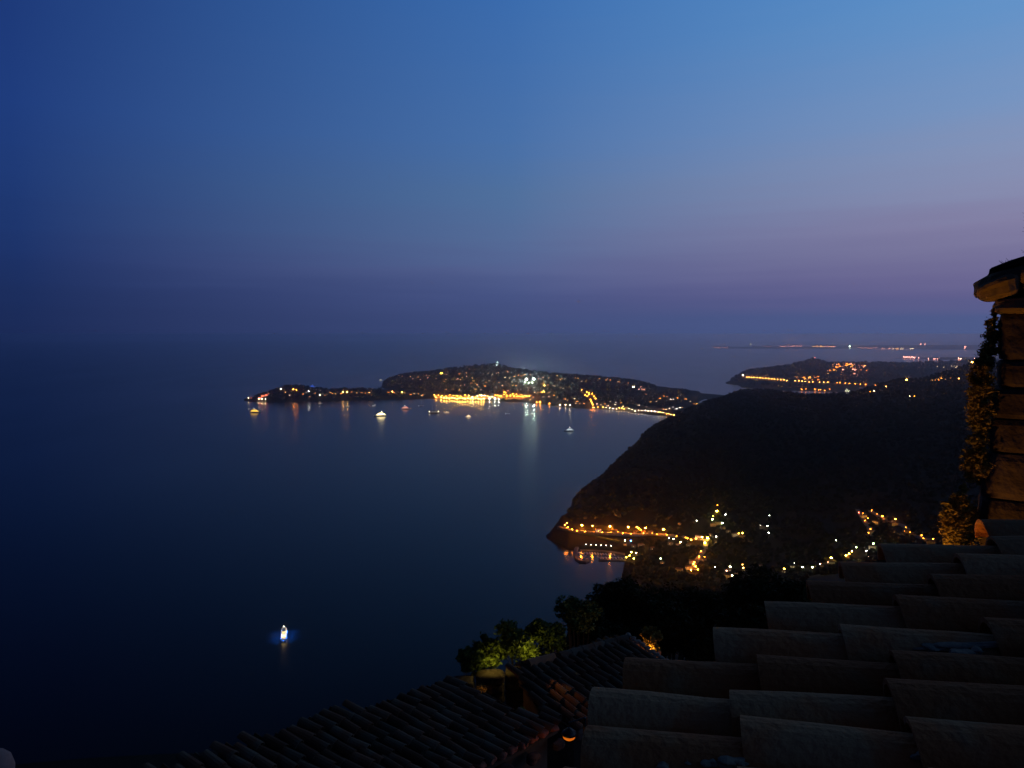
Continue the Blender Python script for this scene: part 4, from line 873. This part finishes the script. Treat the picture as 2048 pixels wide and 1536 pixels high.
# near roof
P0 = at(1600, 1415, 1.855) + Vector((0, 0, -.115))
nr_ = root('tiled_house', 'near roof of big worn clay barrel tiles filling the lower right corner', 'house', (P0.x, P0.y, P0.z - 2))
NPOLY = [(1120, 1640), (1150, 1500), (1158, 1440), (1172, 1380), (1272, 1335), (1378, 1292), (1474, 1262), (1520, 1225), (1590, 1192), (1650, 1160), (1755, 1112), (1880, 1080), (1960, 1064), (2500, 1050), (3400, 1640)]
up = Vector((3.4, -1, .585)).normalized()
pl, PT = tile_roof(nr_, P0, up, NPOLY, .208, .41, .106, M_tile, seg=12, jit=.012, rng=np.random.RandomState(9), wall_to=402)
h_ = Vector((up.y, -up.x, 0)).normalized(); h_ = h_ if h_.y > 0 else -h_; nn = up.cross(h_); nn = nn if nn.z > 0 else -nn
NL = nr_.location
for (px, py, w, l) in [(1905, 1292, .05, .16), (1960, 1290, .04, .2), (2010, 1288, .03, .16), (1920, 1305, .035, .05), (1866, 1296, .05, .05), (1952, 1302, .03, .03), (1915, 1322, .028, .03), (1850, 1286, .03, .04), (2045, 1290, .03, .06),
                       (1376, 1520, .035, .04), (1418, 1524, .03, .03), (1455, 1518, .05, .07), (1325, 1532, .03, .03), (1365, 1510, .02, .03), (1642, 1236, .03, .05), (1620, 1230, .02, .03), (1690, 1238, .025, .04), (1800, 1292, .02, .03), (1480, 1530, .02, .03), (1840, 1512, .02, .03)]:
    q = hit_plane(px, py, P0 + nn * .112, nn); M3 = Matrix((h_, up, nn)).transposed()
    mo = MB(); stone(mo, q - NL, (w, l * 1.2, .014), M_mortar, rs, 2.4, .3, M3); mo.build('mortar_patch', nr_)
# mossy clumps lying in the channels
for (px, py, w, l) in [(1880, 1305, .05, .16), (1990, 1305, .05, .2), (1700, 1245, .04, .2), (1640, 1245, .04, .15), (1250, 1515, .08, .25), (1400, 1535, .08, .3), (1900, 1205, .05, .3), (1930, 1160, .04, .1)]:
    q = hit_plane(px, py, P0 + nn * .03, nn); mc = MB(); stone(mc, q - NL, (w, l, .05), M_wood, rs, 2.2, .3, Matrix((h_, up, nn)).transposed()); mc.build('moss', nr_)
# roof of the house to the lower left
PA = at(930, 1368, 14.0)
ha = root('tiled_house', 'low dark tiled roof at the bottom centre with stone corbels at its right end', 'house', (PA.x, PA.y, PA.z - 2))
upA = Vector((-.908, .42, .30)).normalized()
APOLY = [(300, 1560), (370, 1536), (560, 1474), (700, 1428), (850, 1388), (930, 1368), (1000, 1402), (1070, 1430), (1122, 1446), (1040, 1492), (930, 1545), (800, 1640), (250, 1640)]
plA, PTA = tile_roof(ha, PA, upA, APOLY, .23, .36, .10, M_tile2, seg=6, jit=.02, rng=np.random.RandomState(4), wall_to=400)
hA = Vector((upA.y, -upA.x, 0)).normalized(); nA = upA.cross(hA); nA = nA if nA.z > 0 else -nA
rd = Matrix.Rotation(math.radians(-38), 3, 'Z')
for (px, py, w) in [(1118, 1474, .22), (1066, 1500, .26), (1010, 1524, .3), (1160, 1456, .16)]:
    q = hit_plane(px, py, PA, nA) + Vector((0, 0, -.16)); cb = MB(); stone(cb, q - ha.location, (w * .8, .3, .16), M_stone, rs, 3.5, .08, rd); cb.build('corbel', ha)
ev = MB()
for i in range(9):
    px, py = 935 + i * 21, 1541 - i * 10.6
    q = hit_plane(px, py, PA, nA) + Vector((0, 0, .02)); stone(ev, q - ha.location, (.30, .22, .12), mat('reddish_verge', (.30, .10, .06), .9) if i == 0 else ev.mats[0], rs, 3.0, .1, rd)  # verge tiles redder than the rest of the roof
ev.build('verge_tiles', ha)
# roof with the orange lit rows
PB = at(1100, 1330, 17.0)
hb = root('tiled_house', 'tiled roof with a few rows lit orange, between dark trees and the near roof', 'house', (PB.x, PB.y, PB.z - 2))
upB = Vector((-.737, .677, .32)).normalized()
BPOLY = [(1040, 1346), (1056, 1330), (1108, 1318), (1180, 1298), (1254, 1280), (1300, 1304), (1345, 1336), (1420, 1400), (1240, 1480), (1150, 1455), (1080, 1412)]
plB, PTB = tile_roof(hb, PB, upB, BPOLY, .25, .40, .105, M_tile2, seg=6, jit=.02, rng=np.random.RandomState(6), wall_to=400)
hB = Vector((upB.y, -upB.x, 0)).normalized(); nB = upB.cross(hB); nB = nB if nB.z > 0 else -nB
rt_ = MB()
p_, q_ = hit_plane(1056, 1334, PB, nB), hit_plane(1108, 1321, PB, nB)
rt_.tube(p_ + Vector((0, 0, .06)) - hb.location, q_ + Vector((0, 0, .08)) - hb.location, .13, .11, mat('lit_ridge_clay', (.42, .17, .07), .9, noise=((.3, .13, .07), 8, .4, .6)), 12); rt_.build('ridge_tile', hb)  # orange lamplight on this ridge tile put into its brighter colour
rt_ = MB(); prev = hit_plane(1118, 1317, PB, nB)
for i in range(1, 7):
    q = hit_plane(1118 + i * 22.5, 1317 - i * 6.1, PB, nB); rt_.tube(prev + Vector((0, 0, .05)) - hb.location, q + Vector((0, 0, .06)) - hb.location, .12, .10, M_tile2, 10); prev = q
rt_.build('ridge_tile', hb)
fl = MB(); prev = None
for i in range(9):
    q = hit_plane(1256 + i * 9.5, 1277 + i * 6.6, PB, nB) + Vector((0, 0, .1)); 
    stone(fl, q - hb.location, (.17, .16, .09), M_mortar, rs, 3, .15)
fl.build('verge_flashing', hb)
# terrace wall between the two roofs
def quad_wall(name, label, pts, y, thick, m, zb):
    t = root(name, label, 'wall', at(pts[0][0], pts[0][1], y)); a = MB(); top = [at(px, py, y + (i * .25)) for i, (px, py) in enumerate(pts)]
    for p, q in zip(top, top[1:]):
        L = (q - p); k = max(1, int(abs(L.x) / .45))
        for j in range(k):
            c = p.lerp(q, (j + .5) / k)
            for r_ in range(5): stone(a, c - t.location + Vector((0, 0, -.15 - .28 * r_)), (abs(L.x) / k * .98, thick, .27), m, rs, 5, .04)
        a.add([p - t.location + Vector((0, thick * .3, -1.4)), q - t.location + Vector((0, thick * .3, -1.4)), Vector((q.x, q.y + thick * .3, zb)) - t.location, Vector((p.x, p.y + thick * .3, zb)) - t.location], [(0, 1, 2, 3)], M_house)
    a.build('stonework', t); return t
quad_wall('terrace_wall', 'dark rough terrace wall under the bright leaves, left of the lit roof', [(902, 1366), (950, 1348), (1010, 1338), (1060, 1336)], 18.0, .5, M_stone, 400)
quad_wall('garden_wall', 'orange lit wall behind the pale verge of the tiled roof', [(1262, 1280), (1320, 1302), (1372, 1342), (1420, 1366)], 20.0, .35, mat('ochre_render', (.34, .16, .07), .9, noise=((.25, .12, .06), 5, .4, .6)), 400)

# stone wall at the right edge
YW = 3.72; WA = math.radians(33)
w0 = at(1996, 668, YW)
wt = root('stone_wall', 'tall narrow wall of rough stone blocks at the right edge of the photo', 'wall', (w0.x, w0.y, 418.6), -WA)
def wz(py): return at(1996, py, YW).z - 418.6
def wx(px): d = ray(px, 800); k = d.x / d.y; return (k * w0.y - w0.x) / (math.cos(WA) + k * math.sin(WA))   # along the wall's face
a = MB(); ys = [1100, 1000, 905, 838, 777, 722, 622]
for k_, (yb, yt) in enumerate(zip(ys, ys[1:])):
    zb, zt = wz(yb), wz(yt); x = wx(1966 + (1070 - yb) * .07 + [4, -4, 0, -3, 8, 4][k_]); j = 0
    while x < 1.8:
        w = [.36, .27, .42, .31][(j + k_) % 4]
        stone(a, (x + w / 2, .2 + rs.rand() * .02, (zb + zt) / 2), (w * .992, .4, (zt - zb) * .992), M_stone, rs, 13, .012); x += w; j += 1
a.build('stonework', wt)
a = MB(); zb, zt = wz(1100), wz(630)
a.box((1.0, .22, (zb + zt) / 2), (1.9, .34, zt - zb), M_house); a.box((1.0, .22, (zb - 18.6 + .3) / 2), (1.9, .36, zb + 18.3), M_house); a.build('wall_core', wt)
for (px, py, w, hh, yy) in [(2024, 612, .19, .085, -.03), (2080, 612, .2, .08, 0), (2140, 610, .2, .08, 0)]:
    a = MB(); stone(a, (wx(px), .25 + yy, wz(py)), (w, .6, hh), M_cope, rs, 3.6, .07); a.build('corbel', wt)
a = MB(); stone(a, (wx(2040) + .42, .3, wz(592)), (.95, .44, .13), M_cope, rs, 5, .04); a.build('coping_bed', wt)
a = MB(); TL = math.radians(-17); Rt = Matrix.Rotation(TL, 3, 'Y'); xl = wx(1941); zl = wz(574)
def along(dx, dy, dz): return Vector((xl, -.06, zl)) + Rt @ Vector((dx, 0, dz)) + Vector((0, dy, 0))
stone(a, along(.62, .38, .0), (1.26, .84, .12), M_cope, rs, 6, .02, Rt)
stone(a, along(.10, .32, -.035), (.20, .8, .12), M_cope, rs, 2.8, .10, Rt)
stone(a, along(.30, .35, -.05), (.30, .8, .11), M_cope, rs, 3.2, .09, Rt)
a.build('coping', wt)
capm = mat('dark_tile_cap', (.05, .04, .035), .95, .1, bump=(30, .5, .01))
a = MB(); stone(a, along(.68, .38, .068), (1.2, .86, .045), capm, rs, 6, .02, Rt); a.build('cap_tiles', wt)

# ---------------- plants
def leaf_cloud(name, blobs, m, size, rng, parent=None, dens=1.0, aspect=.5, droop=0.0):
    Ps = []
    for (c, r, n_) in blobs:
        n_ = int(n_ * dens); k = max(6, n_ // 22); cl = rng.randn(k, 3); cl /= np.linalg.norm(cl, axis=1)[:, None]; cl *= (rng.rand(k, 1) ** .45) * .95
        idx = rng.randint(0, k, n_); q = cl[idx] + rng.randn(n_, 3) * .17
        Ps.append(np.array(c)[None, :] + q * np.array(r)[None, :])
    P = np.concatenate(Ps); n_ = len(P)
    u = rng.randn(n_, 3); u[:, 2] = np.abs(u[:, 2]) * .6 - droop; u /= np.linalg.norm(u, axis=1)[:, None]; w = np.cross(u, rng.randn(n_, 3)); w /= np.linalg.norm(w, axis=1)[:, None] + 1e-6
    s_ = size * (.6 + .8 * rng.rand(n_, 1)); nrm = np.cross(u, w)
    a_ = P - u * s_; b_ = P + w * s_ * aspect + nrm * s_ * .12; c_ = P + u * s_; d_ = P - w * s_ * aspect + nrm * s_ * .12
    V = np.stack([a_, b_, c_, d_], 1).reshape(-1, 3); Fq = np.arange(n_ * 4).reshape(-1, 4)
    if parent is not None: V = V - np.array(parent.location)[None, :]
    return link(name, np_mesh(name, V, Fq, m), parent)
def limbs(t, blobs, base, m, r=.12):
    a = MB(); top = base + (Vector(blobs[0][0]) - base) * .55; base = base - t.location; a.tube(base, top - t.location, r, r * .6, m, 8)
    a.build('trunk', t); a = MB()
    for c, rr, _ in blobs[:14]:
        p = top - t.location; q = Vector(c) - t.location; mdl = p.lerp(q, .5) + Vector((0, 0, .12 * (q - p).length)); a.tube(p, mdl, r * .45, r * .3, m, 6); a.tube(mdl, q, r * .3, r * .08, m, 6)
    a.build('branches', t)
rt2 = np.random.RandomState(31)
def tree(label, px, py, rp, y, m, n_, leaf, group=None, name='tree', squash=.8, nb=14, zb=None, tr=.13):
    c = at(px, py, y); r = rp * y / F; base = Vector((c.x, c.y, zb if zb is not None else zat(c.x, c.y, [BV_NEAR])))
    t = root(name, label, 'shrub' if 'shrub' in name else 'tree', base, 0, group); bl = [(tuple(c), (r * .62, r * .62, r * .55), n_ // 4)]
    for k in range(nb):
        a_ = rt2.rand() * 6.283; e_ = rt2.rand() * 1.9 - .75; d_ = r * (.55 + .22 * rt2.rand()); q = (c.x + d_ * math.cos(a_) * math.cos(e_), c.y + d_ * math.sin(a_) * math.cos(e_), c.z + d_ * math.sin(e_) * squash)
        rr = r * (.26 + .2 * rt2.rand()); bl.append((q, (rr, rr, rr * .8), n_ // nb))
    limbs(t, bl, base, M_bark, tr); leaf_cloud('crown', bl, m, leaf, rt2, t); return t
for i, a_ in enumerate([('dark tree leftmost of the black treetops, beside the yellow green leaves', 1192, 1282, 72, 25), ('dark tree whose top meets the water right of the harbour lights', 1262, 1226, 92, 29), ('low dark tree just behind the orange lit garden wall', 1330, 1258, 72, 26),
     ('broad dark tree in the middle of the black treetops', 1350, 1230, 104, 32), ('dark tree below the bright town lights, right of the broad one', 1445, 1236, 100, 33), ('dark tree in front of the treetops, above the near roof', 1420, 1290, 80, 24),
     ('tall dark rounded tree at the right end of the black treetops', 1530, 1214, 96, 30), ('small dark tree between the treetops and the near roof edge', 1600, 1218, 60, 26), ('dark tree hidden low behind the near roof edge', 1505, 1270, 72, 23)]):
    tree(a_[0], *a_[1:5], M_leaf, 9000, .095, 'dark trees below the village')
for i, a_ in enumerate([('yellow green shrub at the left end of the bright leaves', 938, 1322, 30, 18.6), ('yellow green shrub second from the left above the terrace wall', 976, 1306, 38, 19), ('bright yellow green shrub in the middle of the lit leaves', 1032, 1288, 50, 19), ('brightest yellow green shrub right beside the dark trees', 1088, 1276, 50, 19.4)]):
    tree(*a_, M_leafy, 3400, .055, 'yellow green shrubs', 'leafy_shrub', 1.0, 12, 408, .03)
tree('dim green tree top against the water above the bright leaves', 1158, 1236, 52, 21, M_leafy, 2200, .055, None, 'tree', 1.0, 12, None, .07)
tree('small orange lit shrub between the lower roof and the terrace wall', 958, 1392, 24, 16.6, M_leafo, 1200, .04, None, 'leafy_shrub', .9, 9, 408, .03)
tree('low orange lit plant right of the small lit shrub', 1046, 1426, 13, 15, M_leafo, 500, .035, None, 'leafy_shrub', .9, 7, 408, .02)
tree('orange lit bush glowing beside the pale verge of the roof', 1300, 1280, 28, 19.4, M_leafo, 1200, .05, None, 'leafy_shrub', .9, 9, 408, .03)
# bare stems at the left end of the terrace
st = root('dry_reeds', 'thin dry upright stems before the terrace wall, left of the lit shrub', 'plant', at(935, 1400, 17.0)); a = MB()
for k in range(34):
    p = at(904 + R.uniform(0, 85), 1402 + R.uniform(-4, 10), 16.8 + R.uniform(0, .4)); q = p + Vector((R.uniform(-.06, .06), 0, R.uniform(.25, .5))); a.tube(p - st.location + Vector((0, 0, -.3)), q - st.location, .008, .003, M_bark, 4)
a.build('stems', st)
# plants on the right wall
def wall_plant(name, label, blobs, y0, leaf, dens, m):
    cs = [at(px, py, y0 + dy) for px, py, r, dy in blobs]; base = cs[-1]; t = root(name, label, 'plant', base)
    bl = [(tuple(c), (r * y0 / F, r * y0 / F * 1.1, r * y0 / F * 1.15), int(dens * r * r)) for c, (px, py, r, dy) in zip(cs, blobs)]
    a = MB()
    for p, q in zip(cs, cs[1:]): a.tube(p - t.location, q - t.location, .008, .011, M_bark, 6)
    a.build('stem', t); leaf_cloud('foliage', bl, m, leaf, rt2, t, 1.0, .34); return t
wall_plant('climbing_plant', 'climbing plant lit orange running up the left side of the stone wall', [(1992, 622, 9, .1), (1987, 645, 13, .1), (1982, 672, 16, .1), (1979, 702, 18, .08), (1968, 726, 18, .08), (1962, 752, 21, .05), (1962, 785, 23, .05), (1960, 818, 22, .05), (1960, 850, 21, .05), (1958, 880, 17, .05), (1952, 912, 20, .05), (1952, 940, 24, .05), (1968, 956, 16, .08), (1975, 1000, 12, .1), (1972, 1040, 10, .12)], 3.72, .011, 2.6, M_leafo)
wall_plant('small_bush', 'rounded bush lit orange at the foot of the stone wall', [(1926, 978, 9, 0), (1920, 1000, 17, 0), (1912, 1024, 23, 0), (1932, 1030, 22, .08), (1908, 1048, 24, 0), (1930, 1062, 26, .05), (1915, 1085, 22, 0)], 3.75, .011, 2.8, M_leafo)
a = MB(); t = root('grass_tuft', 'dry grass tuft growing on the wall coping against the sky', 'plant', at(2018, 528, YW + .1))
for k in range(26):
    p = at(2008 + R.uniform(0, 22), 532 - R.uniform(-2, 4), YW + .1 + R.uniform(-.05, .05)); q = p + Vector((R.uniform(-.04, .03), 0, R.uniform(.01, .04))); a.tube(p - t.location, q - t.location, .0012, .0006, M_bark, 4)
a.build('blades', t)
a = MB(); t = root('weed_sprig', 'thin weed rising above the coping at the very right edge', 'plant', at(2052, 520, YW + .2)); pr = at(2056, 520, YW + .2)
for k in range(9):
    q = pr + Vector((R.uniform(-.006, .004), 0, .03)); a.tube(pr - t.location, q - t.location, .0025, .002, M_bark, 5)
    for s_ in range(7): a.tube(q - t.location, q + Vector((R.uniform(-.035, .02), R.uniform(-.02, .02), R.uniform(0, .03))) - t.location, .0012, .0006, M_leaf, 4)
    pr = q
a.build('stem', t)

# lantern in the lane, the hidden lane lantern, and bare foreground lights
LP = at(1138, 1472, 12.5)
t = root('street_lantern', 'orange glowing half round lantern under the near roof corner', 'lantern', (LP.x, LP.y, LP.z))
a = MB(); a.lathe((0, 0, 0), [(.02, -.07), (.065, -.06), (.108, -.028), (.128, .035)], glow((1, .20, .006), .6), 20); a.build('bowl', t, smooth=True)
a = MB(); a.lathe((0, 0, .034), [(.14, 0), (.13, .04), (.065, .095), (.02, .12)], M_pole, 16); a.build('shade', t, smooth=True)
a = MB(); a.tube((0, 0, .12), (0, 0, .26), .012, .012, M_pole, 8); a.tube((0, 0, .26), (.3, .1, .3), .014, .014, M_pole, 8); a.tube((.3, .1, .3), (.3, .1, 404 - LP.z), .03, .04, M_pole, 8); a.build('bracket', t)
def light(loc, c, e, r=.05, spot=None):
    ld = bpy.data.lights.new('foreground_light', 'SPOT' if spot else 'POINT'); ld.color = c; ld.energy = e; ld.shadow_soft_size = r
    o = bpy.data.objects.new('foreground_light', ld); COL.objects.link(o); o.location = loc
    if spot: ld.spot_size = math.radians(spot[1]); ld.spot_blend = .5; o.rotation_euler = (Vector(spot[0]) - Vector(loc)).to_track_quat('-Z', 'Y').to_euler()
    return o
LO = (1, .42, .06)
light(LP + Vector((-.15, -.1, -.25)), LO, 1.3)
t = root('lane_lantern', 'lane lantern below the stone wall, hidden behind the near roof', 'lantern', (1.50, 3.42, 417.3)); a = MB(); a.lathe((0, 0, 0), [(.05, 0), (.09, .12), (.04, .2)], glow(LO, 2), 10); a.build('lamp_globe', t); a = MB(); a.tube((0, 0, 0), (0, 0, -17), .03, .05, M_pole, 8); a.build('pole', t)
light((1.50, 3.42, 417.55), LO, 85, .05, ((2.42, 3.85, 419.6), 58))
light(at(1868, 1100, 3.75), LO, .5)
light(at(985, 1325, 18.4) + Vector((0, 0, .05)), (1, .80, .14), 5)
light(at(1062, 1308, 18.4) + Vector((0, 0, .1)), (1, .80, .14), 6.5)
light(at(1300, 1300, 19.2), LO, 16)
light(at(968, 1402, 16.2), LO, 3.5)
light(at(1076, 1322, 16.5) + Vector((0, 0, .4)), LO, 16, .05, (at(1116, 1366, 16), 34))  # spot without a fitting, added to light a few tile rows orange
# rounded pinkish shape in the corner, on an added post
KP = at(-6, 1546, 2.4)
t = root('pinkish_knob', 'small rounded pinkish knob cut off by the lower left corner', 'finial', (KP.x, KP.y, KP.z - .4))
a = MB(); a.lathe((0, 0, .4), [(.02, -.09), (.042, -.06), (.052, -.02), (.054, .02), (.045, .055), (.025, .078), (.004, .084)], mat('pinkish_surface', (.42, .26, .22), .8, noise=((.34, .2, .17), 30, .4, .6)), 20); a.build('knob', t, smooth=True)
a = MB(); a.tube((0, 0, .32), (0, 0, 400 - KP.z), .03, .05, M_pole, 10); a.build('post', t)
light(KP + Vector((-.35, -.5, .2)), (1, .7, .6), .25)  # small pinkish light beside the knob, no fitting

# ------------------------------------------------------------ labels: colour and place of each in its cluster
def relabel():
    import collections
    names = {ORANGE: 'orange', AMBER: 'amber', WARM: 'warm white', WHITE: 'white', PINK: 'pink', YEL: 'yellow', GREENW: 'green white', RED: 'red', GR: 'greenish'}
    colof = {m.name: names.get(k[0]) for k, m in _em.items()}
    by = collections.defaultdict(list)
    for o in SC.objects:
        if o.parent is None and o.get('group') and o.get('category') and o.name.split('.')[0] in ('villa', 'town_house', 'street_lamp', 'apartment_block', 'hotel_wing', 'moored_boat', 'tree'):
            by[(o['group'], o['label'])].append(o)
    for (g, lb), os_ in by.items():
        if len(os_) < 4: continue
        os_.sort(key=lambda o: o.location.x / max(1, o.location.y)); n_ = len(os_); ys = sorted(o.location.y for o in os_); my = ys[n_ // 2]
        nb = min(12, n_) if n_ > 12 else n_
        ordn = ['leftmost', 'second from left', 'third from left', 'fourth from left', 'left of middle', 'just left of middle', 'middle', 'right of middle', 'fourth from right', 'third from right', 'second from right', 'rightmost']
        for i, o in enumerate(os_):
            c_ = None
            for ch in o.children:
                if ch.type == 'MESH' and ch.name.split('.')[0] in ('window', 'lamp_globe') and ch.data.materials: c_ = colof.get(ch.data.materials[0].name); break
            if n_ <= 12:
                w_ = ['', 'second', 'third', 'fourth', 'fifth', 'sixth']
                pos = 'leftmost' if i == 0 else 'rightmost' if i == n_ - 1 else (w_[i] + ' from left') if i < (n_ + 1) // 2 and i < 6 else (w_[n_ - 1 - i] + ' from right')
            else:
                b = int(5 * i / n_); pos = ('upper ' if o.location.y > my else 'lower ') + ['far left', 'left', 'middle', 'right', 'far right'][b]
            base = lb
            if c_ and not any(w in lb for w in c_.split()): base = c_ + ' ' + lb
            new = base + ', ' + pos
            if len(new.split()) > 16: new = lb + ', ' + pos
            if len(new.split()) <= 16: o['label'] = new
relabel()

# ------------------------------------------------------------ haze over the bay
hz = MB(); hz.box((0, 0, 0), (1, 1, 1), mat('haze_air'))
o = hz.build('haze'); o.scale = (93000, 93000, 434); o.location = (0, 0, -9 + 217)
tag(o, 'thin blue evening haze over the whole bay', 'haze', None, 'stuff')
hm = o.data.materials[0]; hn = hm.node_tree.nodes; hn.remove(hn['Principled BSDF'])
pv = hn.new('ShaderNodeVolumePrincipled'); pv.inputs['Color'].default_value = (.95, .955, 1, 1); pv.inputs['Density'].default_value = 5.6e-5; pv.inputs['Anisotropy'].default_value = .94
hm.node_tree.links.new(pv.outputs[0], hn['Material Output'].inputs['Volume'])
